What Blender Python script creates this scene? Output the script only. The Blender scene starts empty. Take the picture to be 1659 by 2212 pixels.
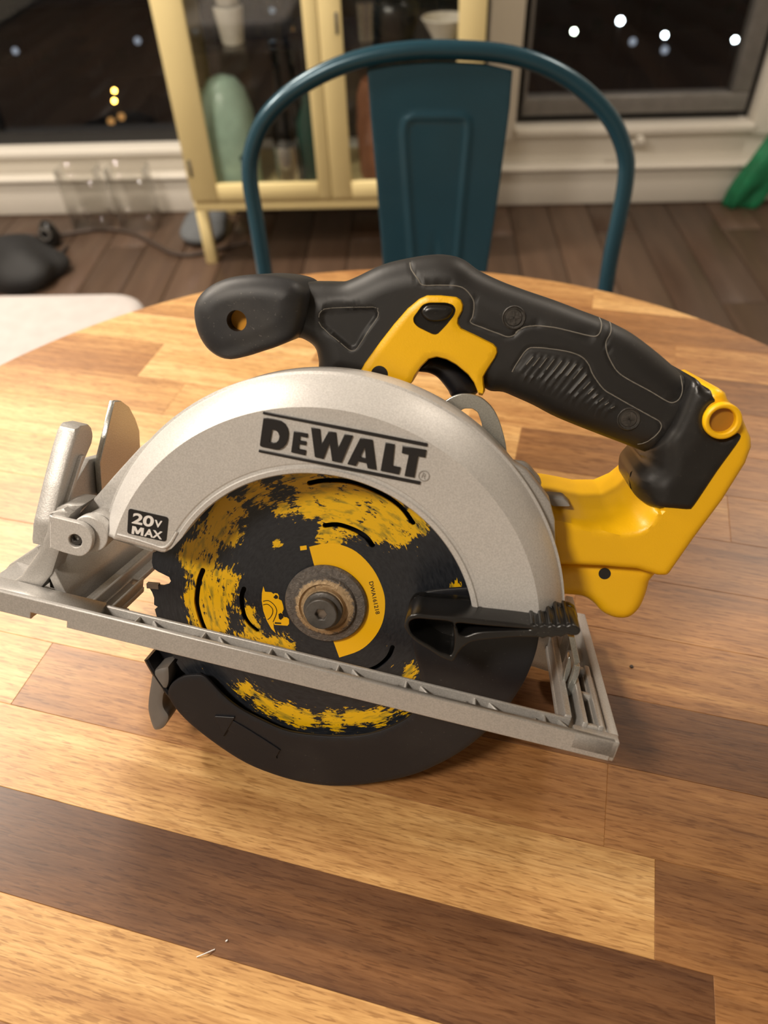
import bpy, bmesh, math, random
import numpy as np
from mathutils import Vector, Matrix
from mathutils.geometry import delaunay_2d_cdt

random.seed(7)
SC = bpy.context.scene
COL = SC.collection

# ------------------------------------------------------------------ camera
cam_d = bpy.data.cameras.new('camera')
cam = bpy.data.objects.new('camera', cam_d)
COL.objects.link(cam)
cam.matrix_world = Matrix(((0.999161, 0.002878, 0.040846, 0.0),
                           (0.026776, 0.708765, -0.704936, 0.0),
                           (-0.030979, 0.705438, 0.708094, 1.095),
                           (0, 0, 0, 1)))
cam_d.sensor_width = 36
cam_d.lens = 26.04
cam_d.clip_start = 0.01
cam_d.clip_end = 500
cam_d.dof.use_dof = True
cam_d.dof.focus_distance = 0.335
cam_d.dof.aperture_fstop = 8.0
SC.camera = cam

# ------------------------------------------------------------------ night sky, exposure
wd = bpy.data.worlds.new('night')
SC.world = wd
wd.use_nodes = True
wd.node_tree.nodes['Background'].inputs[0].default_value = (0.006, 0.008, 0.014, 1)
wd.node_tree.nodes['Background'].inputs[1].default_value = 1.0
SC.view_settings.view_transform = 'Standard'
SC.view_settings.look = 'None'
SC.view_settings.exposure = 0.0
SC.view_settings.gamma = 1.0
SC.view_settings.use_curve_mapping = False

# ------------------------------------------------------------------ room lamps, one added fill
def area(name, loc, size, power, color, target=None):
    l = bpy.data.lights.new(name, 'AREA')
    l.shape = 'DISK'
    l.size = size
    l.energy = power
    l.color = color
    o = bpy.data.objects.new(name, l)
    COL.objects.link(o)
    o.location = loc
    if target:
        d = Vector(target) - Vector(loc)
        o.rotation_euler = d.to_track_quat('-Z', 'Y').to_euler()
    return o
WARM = (1.0, 0.89, 0.76)
area('pendant_light', (-1.15, 0.72, 1.80), 0.26, 26, WARM)
area('lamp_light_side', (-1.3, 1.75, 2.50), 0.42, 52, WARM)
area('lamp_light_rear', (-0.95, -0.60, 2.50), 0.42, 36, WARM)
area('fill_light_far', (1.3, 1.75, 2.50), 0.42, 20, WARM)  # added fill that brightens the back right wall

# ------------------------------------------------------------------ node helpers
def newmat(name):
    m = bpy.data.materials.new(name)
    m.use_nodes = True
    nt = m.node_tree
    return m, nt, nt.nodes['Principled BSDF']
def nd(nt, kind, **kw):
    n = nt.nodes.new(kind)
    for k, v in kw.items():
        setattr(n, k, v)
    return n
def lk(nt, a, b):
    nt.links.new(a, b)
def noise(nt, vec, scale, detail=3, rough=0.55, dist=0.0):
    n = nd(nt, 'ShaderNodeTexNoise')
    n.inputs['Scale'].default_value = scale
    n.inputs['Detail'].default_value = detail
    n.inputs['Roughness'].default_value = rough
    n.inputs['Distortion'].default_value = dist
    if vec is not None:
        lk(nt, vec, n.inputs['Vector'])
    return n.outputs['Fac']
def ramp(nt, fac, stops):
    r = nd(nt, 'ShaderNodeValToRGB')
    e = r.color_ramp.elements
    while len(e) > 1:
        e.remove(e[-1])
    e[0].position = stops[0][0]
    e[0].color = (*stops[0][1], 1)
    for p, c in stops[1:]:
        k = e.new(p)
        k.color = (*c, 1)
    lk(nt, fac, r.inputs[0])
    return r.outputs[0]
def sramp(nt, fac, a, b):
    r = nd(nt, 'ShaderNodeMapRange')
    r.interpolation_type = 'SMOOTHSTEP'
    r.inputs[1].default_value = a
    r.inputs[2].default_value = b
    lk(nt, fac, r.inputs[0])
    return r.outputs[0]
def mixc(nt, fac, a, b, mode='MIX'):
    m = nd(nt, 'ShaderNodeMix', data_type='RGBA', blend_type=mode)
    for s, v in ((0, fac), (6, a), (7, b)):
        if isinstance(v, (int, float)):
            m.inputs[s].default_value = v
        elif isinstance(v, tuple):
            m.inputs[s].default_value = (*v, 1)
        else:
            lk(nt, v, m.inputs[s])
    return m.outputs[2]
def math_(nt, op, a, b=None, c=None):
    m = nd(nt, 'ShaderNodeMath', operation=op)
    for i, v in enumerate((a, b, c)):
        if v is None:
            continue
        if isinstance(v, (int, float)):
            m.inputs[i].default_value = v
        else:
            lk(nt, v, m.inputs[i])
    return m.outputs[0]
def objco(nt, scale=(1, 1, 1), rot=(0, 0, 0)):
    t = nd(nt, 'ShaderNodeTexCoord')
    mp = nd(nt, 'ShaderNodeMapping')
    mp.inputs['Scale'].default_value = scale
    mp.inputs['Rotation'].default_value = rot
    lk(nt, t.outputs['Object'], mp.inputs[0])
    return mp.outputs[0]
def bump(nt, b, fac, strength, dist=0.001):
    n = nd(nt, 'ShaderNodeBump')
    n.inputs['Strength'].default_value = strength
    n.inputs['Distance'].default_value = dist
    lk(nt, fac, n.inputs['Height'])
    lk(nt, n.outputs[0], b.inputs['Normal'])
def simple(name, col, rough=0.5, metal=0.0, grain=0.0, gscale=900, var=0.12, vscale=25, spec=0.5):
    m, nt, b = newmat(name)
    co = objco(nt)
    v = noise(nt, co, vscale, 4)
    c2 = tuple(max(0, x * (1 - var)) for x in col)
    c1 = tuple(min(1, x * (1 + var)) for x in col)
    lk(nt, ramp(nt, v, [(0.3, c2), (0.7, c1)]), b.inputs['Base Color'])
    b.inputs['Roughness'].default_value = rough
    b.inputs['Metallic'].default_value = metal
    b.inputs['Specular IOR Level'].default_value = spec
    if grain:
        bump(nt, b, noise(nt, co, gscale, 2), grain, 0.0004)
    return m

M = {}
def wood_table():
    m, nt, b = newmat('acacia_board')
    at = nd(nt, 'ShaderNodeAttribute', attribute_type='OBJECT', attribute_name='tone')
    sd = nd(nt, 'ShaderNodeAttribute', attribute_type='OBJECT', attribute_name='seed')
    t = nd(nt, 'ShaderNodeTexCoord')
    cmb = nd(nt, 'ShaderNodeCombineXYZ')
    lk(nt, sd.outputs['Fac'], cmb.inputs[0]); lk(nt, sd.outputs['Fac'], cmb.inputs[1]); lk(nt, sd.outputs['Fac'], cmb.inputs[2])
    add = nd(nt, 'ShaderNodeVectorMath', operation='ADD')
    lk(nt, t.outputs['Object'], add.inputs[0]); lk(nt, cmb.outputs[0], add.inputs[1])
    def mp(s):
        n = nd(nt, 'ShaderNodeMapping'); n.inputs['Scale'].default_value = s
        lk(nt, add.outputs[0], n.inputs[0]); return n.outputs[0]
    broad = noise(nt, mp((2.2, 26, 10)), 1.0, 3, 0.5, 0.8)
    streak = noise(nt, mp((5, 120, 40)), 1.0, 4, 0.6, 0.5)
    fine = noise(nt, mp((60, 700, 200)), 1.0, 3, 0.6, 0.3)
    pores = noise(nt, mp((110, 1050, 300)), 1.0, 2, 0.5, 0.2)
    v = math_(nt, 'MULTIPLY_ADD', broad, 0.55, at.outputs['Fac'])
    v = math_(nt, 'MULTIPLY_ADD', streak, 0.55, v)
    v = math_(nt, 'SUBTRACT', v, 0.56)
    c = ramp(nt, v, [(0.0, (0.105, 0.046, 0.020)), (0.25, (0.20, 0.092, 0.036)), (0.5, (0.36, 0.175, 0.062)),
                     (0.75, (0.58, 0.34, 0.13)), (1.0, (0.78, 0.53, 0.25))])
    f = ramp(nt, fine, [(0.32, (0.76, 0.69, 0.62)), (0.60, (1.05, 1.05, 1.05))])
    c = mixc(nt, 1.0, c, f, 'MULTIPLY')
    p = ramp(nt, pores, [(0.36, (0.42, 0.32, 0.25)), (0.45, (1, 1, 1))])
    c = mixc(nt, 0.50, c, p, 'MULTIPLY')
    lk(nt, c, b.inputs['Base Color'])
    b.inputs['Roughness'].default_value = 0.38
    b.inputs['Specular IOR Level'].default_value = 0.45
    bump(nt, b, pores, 0.06, 0.0005)
    return m
def wood_floor():
    m, nt, b = newmat('dark_floor')
    at = nd(nt, 'ShaderNodeAttribute', attribute_type='OBJECT', attribute_name='tone')
    n = noise(nt, objco(nt, (30, 2.5, 1)), 1.0, 4, 0.6, 0.4)
    v = math_(nt, 'MULTIPLY_ADD', n, 0.5, at.outputs['Fac'])
    lk(nt, ramp(nt, v, [(0.2, (0.045, 0.026, 0.017)), (0.6, (0.105, 0.064, 0.042)), (1.1, (0.19, 0.12, 0.08))]), b.inputs['Base Color'])
    b.inputs['Roughness'].default_value = 0.42
    return m
def rubber(name, base, rough, dust):
    m, nt, b = newmat(name)
    co = objco(nt)
    sp = sramp(nt, noise(nt, co, 900, 2), 0.66, 0.76)
    big = sramp(nt, noise(nt, co, 22, 4, 0.6), 0.45, 0.75)
    film = math_(nt, 'MULTIPLY', big, dust)
    c = mixc(nt, film, base, (0.16, 0.145, 0.125))
    k = math_(nt, 'MULTIPLY', sp, math_(nt, 'MULTIPLY_ADD', big, 0.5, 0.12))
    c = mixc(nt, math_(nt, 'MULTIPLY', k, min(1.0, dust * 5)), c, (0.36, 0.33, 0.29))
    lk(nt, c, b.inputs['Base Color'])
    b.inputs['Roughness'].default_value = rough
    b.inputs['Specular IOR Level'].default_value = 0.5
    bump(nt, b, noise(nt, co, 1800, 2), 0.10, 0.0001)
    return m
def cast_silver(name, col=(0.60, 0.585, 0.565), rough=0.42, metal=0.22):
    m, nt, b = newmat(name)
    co = objco(nt)
    g = noise(nt, co, 1500, 2, 0.6)
    v = noise(nt, co, 30, 3)
    c = mixc(nt, 1.0, ramp(nt, g, [(0.3, tuple(x * 0.86 for x in col)), (0.7, tuple(min(1, x * 1.12) for x in col))]),
             ramp(nt, v, [(0.2, (0.93, 0.93, 0.93)), (0.8, (1.04, 1.04, 1.04))]), 'MULTIPLY')
    lk(nt, c, b.inputs['Base Color'])
    b.inputs['Roughness'].default_value = rough
    b.inputs['Metallic'].default_value = metal
    bump(nt, b, g, 0.35, 0.00015)
    return m
def glass(name, tint=(1, 1, 1), ior=1.5, rough=0.02):
    m = bpy.data.materials.new(name); m.use_nodes = True
    nt = m.node_tree
    for n in list(nt.nodes):
        if n.type != 'OUTPUT_MATERIAL':
            nt.nodes.remove(n)
    out = [n for n in nt.nodes if n.type == 'OUTPUT_MATERIAL'][0]
    lw = nd(nt, 'ShaderNodeLayerWeight'); lw.inputs[0].default_value = 0.5
    fr0 = math_(nt, 'MULTIPLY_ADD', math_(nt, 'POWER', lw.outputs['Facing'], 5.0), 0.94, 0.05)
    tr = nd(nt, 'ShaderNodeBsdfTransparent'); tr.inputs[0].default_value = (*tint, 1)
    gl = nd(nt, 'ShaderNodeBsdfGlossy'); gl.inputs['Roughness'].default_value = rough
    mx = nd(nt, 'ShaderNodeMixShader')
    lk(nt, fr0, mx.inputs[0]); lk(nt, tr.outputs[0], mx.inputs[1]); lk(nt, gl.outputs[0], mx.inputs[2])
    lk(nt, mx.outputs[0], out.inputs[0])
    return m
def emis(name, col, s):
    m, nt, b = newmat(name)
    b.inputs['Base Color'].default_value = (*col, 1)
    b.inputs['Emission Color'].default_value = (*col, 1)
    b.inputs['Emission Strength'].default_value = s
    return m

M['board'] = wood_table()
M['floor'] = wood_floor()
M['rubber'] = rubber('black_overmould', (0.0125, 0.012, 0.012), 0.50, 0.05)
M['knobrub'] = rubber('dusty_black_knob', (0.016, 0.0165, 0.019), 0.50, 0.22)
M['gloss'] = rubber('glossy_black_plastic', (0.008, 0.0078, 0.0078), 0.26, 0.08)
M['bootrub'] = rubber('smooth_black_boot', (0.010, 0.0095, 0.0095), 0.33, 0.06)
M['guardblack'] = rubber('dark_guard_paint', (0.0085, 0.0090, 0.0125), 0.42, 0.05)
M['yellow'] = simple('yellow_plastic', (0.90, 0.50, 0.005), 0.36, 0, 0.15, 1400, 0.04, 12)
M['silver'] = cast_silver('cast_silver')
M['plate'] = cast_silver('cast_grey_shoe', (0.47, 0.455, 0.435), 0.40, 0.35)
M['zinc'] = cast_silver('zinc_steel', (0.55, 0.56, 0.53), 0.30, 0.85)
M['black'] = simple('black_print', (0.012, 0.011, 0.012), 0.35)
M['white'] = simple('white_print', (0.80, 0.78, 0.76), 0.5)
M['grey'] = simple('grey_print', (0.30, 0.285, 0.27), 0.5)
M['dust'] = simple('dust_line', (0.19, 0.175, 0.15), 0.9)
M['darksteel'] = simple('dark_steel', (0.10, 0.092, 0.085), 0.45, 0.25, 0.4, 700, 0.5, 60)
M['tip'] = simple('carbide_tip', (0.28, 0.23, 0.19), 0.35, 0.7)
M['red'] = simple('dark_red_rubber', (0.12, 0.022, 0.016), 0.5)
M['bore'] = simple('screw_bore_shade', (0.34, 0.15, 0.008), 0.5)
M['screw'] = simple('dull_screw', (0.05, 0.045, 0.04), 0.5, 0.2, 0.5, 900, 0.5, 300)
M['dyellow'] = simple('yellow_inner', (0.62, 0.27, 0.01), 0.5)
M['teal'] = simple('teal_enamel', (0.016, 0.062, 0.092), 0.26, 0.25, 0.12, 300, 0.10, 8)
M['cream'] = simple('cream_enamel', (0.80, 0.66, 0.33), 0.42, 0, 0, 1, 0.03, 5)
M['wallw'] = simple('warm_white_paint', (0.72, 0.68, 0.61), 0.55, 0, 0.1, 60, 0.03, 3)
M['frame'] = simple('grey_window_frame', (0.20, 0.19, 0.18), 0.4, 0.3)
M['blackf'] = simple('black_window_gasket', (0.012, 0.012, 0.013), 0.5)
M['fabric'] = simple('pale_grey_fabric', (0.43, 0.395, 0.38), 0.85, 0, 0.5, 500, 0.06, 40)
M['glass'] = glass('window_glass')
M['cglass'] = glass('cabinet_glass', (0.97, 0.98, 0.97))
M['jarglass'] = glass('clear_vase_glass', (0.955, 0.95, 0.94), 1.5, 0.05)
M['mint'] = simple('mint_plastic', (0.42, 0.60, 0.50), 0.35)
M['steel'] = simple('brushed_steel', (0.5, 0.47, 0.44), 0.25, 0.9)
M['terra'] = simple('terracotta', (0.30, 0.12, 0.06), 0.6)
M['dgreen'] = simple('dark_green_glass', (0.015, 0.05, 0.04), 0.2)
M['porc'] = simple('white_porcelain', (0.78, 0.74, 0.68), 0.25)
M['cloth'] = simple('green_cloth', (0.012, 0.20, 0.085), 0.6, 0, 0.3, 200, 0.3, 20)
M['blackcloth'] = simple('black_nylon', (0.015, 0.015, 0.016), 0.7, 0, 0.3, 200)
M['bluegrey'] = simple('blue_grey_felt', (0.13, 0.14, 0.15), 0.8)
M['brown'] = simple('brown_cable', (0.06, 0.04, 0.03), 0.6)
M['city'] = simple('dark_masonry', (0.05, 0.05, 0.05), 0.9)
M['asphalt'] = simple('night_asphalt', (0.03, 0.032, 0.035), 0.9)
M['lampw'] = emis('street_lamp_white', (0.80, 0.93, 1.0), 22)
M['lampg'] = emis('street_lamp_greenish', (0.85, 1.0, 0.80), 22)
M['lampd'] = emis('street_lamp_dim', (0.75, 0.85, 1.0), 0.4)
M['lampy'] = emis('street_lamp_amber', (1.0, 0.58, 0.10), 26)
M['lampyd'] = emis('street_lamp_amber_dim', (1.0, 0.5, 0.15), 0.5)
M['diff'] = emis('lamp_diffuser', (1.0, 0.85, 0.65), 3.0)

D = {
 'LD': [(-34.03,81.46),(-32.75,81.74),(-29.26,81.91),(-27.04,81.8),(-25.39,81.02),(-24.21,79.61),(-23.61,77.98),(-23.46,75.56),(-23.8,73.47),(-24.74,71.82),(-26.04,70.7),(-27.33,70.36),(-33.33,70.24),(-33.92,70.61),(-33.96,71.59)],
 'LDh': [(-30.05,77.76),(-28.66,77.85),(-27.58,77.16),(-26.86,75.9),(-26.98,74.31),(-27.75,73.19),(-28.88,72.75),(-30.22,72.81)],
 'LE': [(-21.71,79.08),(-16.33,79.19),(-16.18,77.76),(-19.03,77.69),(-19.02,76.0),(-16.31,76.09),(-16.3,74.66),(-18.88,74.56),(-18.93,72.62),(-15.93,72.68),(-15.89,70.75),(-21.47,70.72)],
 'LW': [(-15.42,81.96),(-11.99,82.03),(-10.5,76.3),(-8.61,81.92),(-5.78,82.12),(-4.03,76.14),(-2.45,82.22),(0.79,82.3),(-1.63,71.04),(-5.27,70.91),(-7.45,77.67),(-8.71,70.93),(-12.11,70.95)],
 'LA': [(3.63,82.16),(8.39,82.41),(11.99,71.38),(8.6,71.26),(7.86,73.07),(4.58,73.07),(3.98,71.08),(0.65,71.07)],
 'LAh': [(6.03,79.08),(7.16,74.93),(4.99,74.88)],
 'LL': [(13.37,82.54),(16.89,82.6),(17.78,74.31),(20.85,74.36),(20.73,71.58),(13.65,71.41)],
 'LT': [(19.88,82.71),(28.95,83.18),(29.11,80.3),(26.47,80.17),(26.74,71.73),(22.96,71.52),(22.86,79.96),(20.17,80.0)],
 'bar1': [(-34.47,83.99),(28.83,85.74),(28.92,84.53),(-34.5,82.93)],
 'bar2': [(-34.03,68.86),(29.41,70.64),(29.4,69.46),(-34.07,67.85)],
 'reg': [(30.14,73.08),(31.87,73.49)],
 'badge': [(-84.06,32.04),(-67.08,32.15),(-67.06,21.27),(-83.77,20.99)],
 't20': [(-82.2,25.95),(-73.15,26.26),(-81.79,30.81)],
 'tV': [(-72.62,26.75),(-69.43,26.94),(-72.56,29.87)],
 'tMAX': [(-81.89,21.34),(-68.85,21.92),(-81.77,24.86)],
 'blobs': [(-55.22,24.77),(-58.07,12.93),(-59.95,1.06),(-61.21,-13.32),(-56.08,-23.97),(-48.92,-10.1),(-45.85,0.05),(-46.28,20.35),(-47.25,-24.04),(-45.88,33.58),(-37.03,44.25),(-30.81,-31.85),(-20.21,-28.95),(-13.54,-29.58),(-20.2,53.49),(-15.17,41.04),(-25.81,37.38),(-6.48,49.47),(3.25,45.51),(11.3,45.36),(20.42,49.68),(27.33,45.05),(16.3,40.21),(-6.07,29.26),(-2.32,31.28),(-25.61,22.18),(53.37,22.29),(-33.35,-13.12),(-31.35,-19.78),(43.22,-21.24),(42.66,-28.77),(-30.01,-54.39),(-19.19,-59.09),(-8.7,-61.31),(0.4,-61.82),(13.44,-59.33),(23.8,-55.0),(34.04,-50.73),(43.07,-41.2),(-52.06,33.16),(3.88,53.0),(-4.47,43.64),(24.36,40.06),(31.62,48.22),(-63.82,6.95)],
 'blobr': [5.8,6.2,5.8,5.2,5.8,7.8,6.2,5.2,6.2,5.2,6.2,7.8,7.0,5.8,7.8,4.5,4.1,7.8,8.2,7.8,7.0,5.4,6.2,3.7,5.4,2.3,2.9,3.7,3.7,3.7,4.1,5.2,5.8,5.2,5.8,5.8,5.8,5.2,6.2,4.5,6.2,4.9,5.8,4.5,5.4],
 'slots': [(-16.43,52.51),(-9.5,55.4),(1.14,57.1),(13.37,55.27),(23.05,51.37),(29.6,45.61)],
 'slot2': [(-6.7,35.4),(-1.31,37.16),(5.89,36.57),(11.31,34.67),(14.73,31.62)],
 'slot3': [(-37.52,-2.9),(-38.02,-7.25),(-36.13,-15.05),(-32.92,-19.47),(-28.86,-22.01)],
 'slot4': [(32.81,-13.95),(31.8,-19.54),(28.04,-25.47),(23.33,-29.0),(19.3,-30.62)],
 'slot5': [(-57.18,1.3),(-58.28,-4.31),(-58.44,-12.6),(-57.72,-17.17),(-54.66,-24.81),(-50.26,-32.21)],
 'label': [(-11.83,24.3),(-6.14,27.27),(0.19,28.63),(8.67,27.03),(16.94,21.16),(22.8,13.24),(25.48,5.94),(26.03,-3.21),(23.55,-12.16),(18.55,-19.55),(10.36,-25.46),(4.64,-14.89),(-1.12,0.1)],
 'lab_text': [(16.56,14.56),(22.46,0.05),(18.24,15.45)],
 'icon': [(-29.02,0.57),(-27.86,-1.81),(-25.05,-1.3),(-24.05,-1.94),(-23.4,-1.32),(-22.18,-1.23),(-21.42,-2.15),(-21.39,-3.72),(-19.88,-4.23),(-18.84,-6.44),(-18.34,-8.13),(-18.79,-10.08),(-17.46,-12.01),(-16.46,-11.75),(-15.25,-12.34),(-14.84,-14.76),(-15.42,-15.84),(-21.31,-16.96),(-22.02,-15.76),(-21.36,-18.6),(-20.07,-21.05),(-22.42,-19.35),(-25.02,-15.87),(-27.32,-11.42),(-28.79,-6.34),(-29.16,-2.83)],
 'icon_dark': [(-20.29,-11.16),(-19.39,-10.23),(-18.06,-10.8),(-17.74,-12.09),(-18.86,-13.76),(-19.76,-13.31)],
 'icon_dark2': [(-23.82,-3.46),(-22.9,-1.87),(-21.79,-2.47),(-21.74,-3.59),(-22.78,-4.09)],
 'icon_slot': [(-21.3,-15.57),(-18.46,-15.04),(-18.36,-15.71),(-21.19,-16.33)],
 'icon_arc': [(-27.76,-8.34),(-25.79,-7.6),(-23.51,-9.04),(-22.98,-11.19),(-23.67,-13.67),(-24.71,-15.1)],
 'icon_arc2': [(-28.01,-6.59),(-25.64,-5.74),(-22.96,-7.08),(-21.38,-9.39),(-21.39,-12.14),(-22.14,-15.56)],
 'tick': [(-15.84,23.52),(-13.13,24.64),(-12.62,22.78),(-15.34,21.65)],
 'lg': [(-64.24,-58.32),(-63.84,-64.92),(-55.52,-73.89),(-40.43,-82.97),(-22.91,-90.29),(-5.11,-93.02),(11.31,-92.46),(26.99,-88.41),(45.51,-79.44),(56.69,-72.12),(65.74,-63.56),(74.22,-53.46),(81.81,-40.76),(87.7,-26.63),(91.4,-13.04),(92.7,-0.24),(92.2,9.92),(89.96,20.51),(87.05,28.5),(74.5,29.57),(56.02,24.77),(38.82,16.98),(38.42,4.52),(41.76,-8.44),(46.04,-17.9),(49.01,-27.93),(48.6,-37.92),(46.23,-44.26),(36.45,-53.75),(25.81,-59.97),(10.68,-64.45),(-5.02,-66.72),(-17.43,-64.68),(-30.08,-60.84),(-38.78,-55.9),(-45.04,-50.77),(-48.53,-48.38),(-52.53,-48.59),(-59.45,-51.81)],
 'hook': [(-67.47,-49.64),(-66.17,-50.21),(-65.39,-57.96),(-67.2,-65.12),(-66.72,-71.72),(-63.52,-76.64),(-65.43,-83.1),(-68.19,-85.69),(-70.81,-85.16),(-73.99,-76.72),(-74.59,-70.1),(-74.28,-61.4),(-73.33,-53.6)],
 'arrow': [(-41.23,-67.61),(-31.19,-65.35),(-35.31,-77.99)],
 'arrow_bar': [(-33.38,-70.53),(-32.1,-67.78),(-9.76,-76.47),(-8.17,-78.41),(-9.01,-81.57),(-10.57,-82.05),(-33.82,-73.52)],
 'lever': [(35.88,14.39),(35.77,16.79),(36.52,18.98),(37.88,20.46),(40.07,21.42),(44.27,21.84),(59.76,24.59),(76.07,26.94),(82.87,27.71),(84.33,28.31),(85.76,28.17),(87.39,29.03),(88.85,28.79),(90.22,29.68),(92.08,29.66),(93.61,30.8),(95.46,30.77),(97.0,31.87),(99.1,31.75),(100.88,30.82),(101.17,29.32),(100.39,28.0),(98.28,27.32),(96.45,27.25),(95.02,25.7),(93.2,25.58),(91.64,24.47),(90.02,24.45),(88.25,23.22),(86.35,23.35),(77.6,20.97),(71.14,18.52),(64.65,15.95),(61.76,14.08),(59.77,11.36),(58.56,8.28),(58.13,5.96),(57.38,4.37),(56.09,4.29),(52.3,5.01),(47.52,6.9),(42.26,8.87),(38.37,11.26)],
 'leverh1': [(37.31,15.86),(37.96,17.81),(40.08,19.12),(44.68,19.98),(52.99,21.13),(54.52,18.6),(55.92,14.12),(56.62,9.4),(56.18,7.08),(54.25,7.1),(51.28,7.39),(47.07,8.98),(42.38,10.55),(39.07,12.54)],
 'leverh2': [(55.34,21.23),(63.08,22.5),(76.62,24.81),(83.29,26.08),(80.33,24.91),(71.19,22.13),(63.8,19.49),(60.15,16.89),(57.34,16.67),(55.95,18.98)],
 'lever_ribs': [(83.27,27.92),(86.55,28.7),(89.82,29.47),(92.85,30.23),(96.24,31.3)],
 'gl_plate': [(-64.13,70.02),(-71.94,68.26),(-82.28,60.5),(-89.71,52.05),(-97.69,40.38),(-106.66,26.9),(-116.56,12.82),(-119.69,10.48),(-112.14,11.21),(-105.96,5.97),(-104.66,-0.56),(-100.83,7.24),(-80.39,5.55),(-63.7,29.66),(-50.14,54.02)],
 'gr_plate': [(53.02,85.4),(59.88,82.11),(64.29,79.6),(70.1,77.6),(75.58,73.33),(81.76,67.97),(85.54,61.13),(89.65,47.52),(93.75,41.09),(99.1,26.06),(80.82,21.25),(46.22,65.94)],
 'gr_dark': [(58.66,78.69),(63.94,77.26),(69.75,77.59),(74.41,74.79),(78.27,69.9),(71.9,57.82),(58.06,65.09)],
 'depth': [(30.61,92.61),(32.29,96.57),(35.09,98.96),(38.69,100.35),(43.52,100.62),(48.23,98.91),(52.58,95.52),(56.83,89.47),(60.87,81.25),(62.47,73.34),(54.04,65.04),(40.75,78.67)],
 'depthh': [(37.78,92.41),(39.73,94.24),(42.91,94.95),(45.51,93.94),(48.01,90.1),(50.05,84.9),(46.73,87.18),(41.93,90.74)],
 'shell': [(-24.77,90.72),(-26.46,98.16),(-29.13,103.84),(-34.84,106.15),(-40.2,106.26),(-44.28,111.95),(-45.06,123.85),(-42.61,128.29),(-31.59,130.89),(-22.6,132.69),(-16.98,135.76),(-7.09,142.72),(3.07,147.38),(13.33,150.9),(20.08,151.85),(25.81,151.11),(32.86,148.17),(42.35,145.9),(52.65,144.36),(66.93,142.68),(79.28,140.8),(89.56,139.26),(99.13,136.81),(109.29,132.51),(118.65,127.82),(127.83,122.63),(133.91,120.35),(135.78,111.82),(131.5,100.49),(122.54,90.38),(119.55,90.12),(109.87,91.54),(99.11,93.13),(79.62,96.37),(68.47,99.35),(59.72,101.18),(54.31,102.08),(49.29,101.4),(45.94,102.33),(43.58,103.48),(38.05,105.8),(31.9,109.01),(23.63,110.72),(19.63,109.05),(16.95,104.97),(14.79,99.31),(13.53,94.2),(7.43,90.74),(-3.23,90.53),(-14.04,90.93)],
 'insert': [(-6.51,99.04),(-5.2,103.31),(-0.42,113.33),(3.76,121.42),(8.01,128.61),(11.9,133.29),(14.7,135.25),(20.09,136.35),(26.36,137.0),(28.52,136.29),(29.87,134.64),(30.15,132.37),(29.15,129.05),(29.43,127.15),(31.02,125.51),(37.42,124.09),(45.17,122.15),(47.08,120.96),(47.78,119.11),(47.35,116.61),(45.38,111.33),(44.48,108.28),(45.4,105.18),(46.53,102.53),(45.95,100.49),(44.32,100.38),(42.96,102.58),(41.13,105.08),(38.04,107.7),(32.42,110.58),(28.0,111.91),(23.86,112.0),(20.88,110.54),(18.38,106.74),(16.75,102.67),(16.29,100.07),(14.54,97.18),(11.22,93.95),(1.59,91.83),(-8.48,91.63)],
 'inserth': [(11.07,125.7),(13.77,131.35),(16.05,132.74),(22.99,134.16),(25.88,133.82),(27.41,132.43),(27.2,129.82),(24.96,125.43),(22.25,121.14),(20.72,120.66),(13.82,122.32),(11.62,123.85)],
 'lock_well': [(10.12,125.37),(12.93,131.46),(15.8,133.21),(23.55,134.79),(26.98,133.94),(28.13,132.46),(27.71,129.0),(25.06,124.5),(22.73,120.26),(20.37,119.76),(12.98,121.58),(10.6,123.08)],
 'lock_btn': [(13.87,127.85),(14.47,130.71),(17.34,132.39),(22.39,133.26),(25.67,133.0),(26.47,131.23),(25.14,128.22),(21.57,126.07),(17.19,125.63)],
 'ins_hole': [(2.01,100.28),(5.07,100.95)],
 'trigger': [(13.91,103.04),(19.6,109.48),(24.54,110.97),(32.89,108.87),(39.06,104.98),(43.69,100.28),(43.84,98.55),(41.91,96.62),(37.82,95.18),(33.48,94.76),(31.18,97.1),(27.88,99.92),(24.79,101.89),(21.08,102.66),(16.3,102.24)],
 'tri': [(-27.6,117.65),(-26.9,120.43),(-23.05,122.34),(-5.98,126.31),(-3.89,125.32),(-3.29,123.06),(-5.59,117.8),(-9.35,108.89),(-10.75,107.36),(-12.83,107.17),(-17.48,109.63),(-25.81,113.99)],
 'seamD': [(4.94,146.01),(5.93,143.94),(7.93,142.06),(9.86,140.54),(12.26,138.72),(19.19,140.11),(25.78,141.06),(29.56,140.29),(33.0,137.54),(34.24,134.7),(34.58,130.88),(34.38,128.33),(39.88,127.27),(46.58,126.31),(50.3,125.9),(52.79,127.21),(53.76,129.38)],
 'seamA': [(85.22,139.97),(85.96,137.45),(85.61,134.69),(84.12,133.09),(80.8,132.84),(76.84,132.98),(71.55,133.16),(66.96,133.17),(60.57,132.48),(55.72,130.83),(52.82,127.95)],
 'seamB': [(89.71,139.18),(90.03,135.74),(88.88,131.96),(90.09,128.32),(93.5,124.14),(96.99,121.26),(101.86,119.33),(111.22,116.71),(118.92,114.24),(121.53,114.28),(123.39,116.04),(123.95,119.5),(122.56,124.5)],
 'seamC': [(55.4,112.6),(56.66,116.9),(58.93,122.36),(61.84,123.96),(69.22,124.87),(76.44,125.09),(81.32,124.16),(84.61,121.9),(87.53,118.22),(92.96,113.71),(97.46,112.0),(108.45,108.66),(115.76,106.54),(118.75,105.5),(120.09,103.39),(118.94,99.66),(116.22,95.54),(113.82,93.94)],
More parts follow.
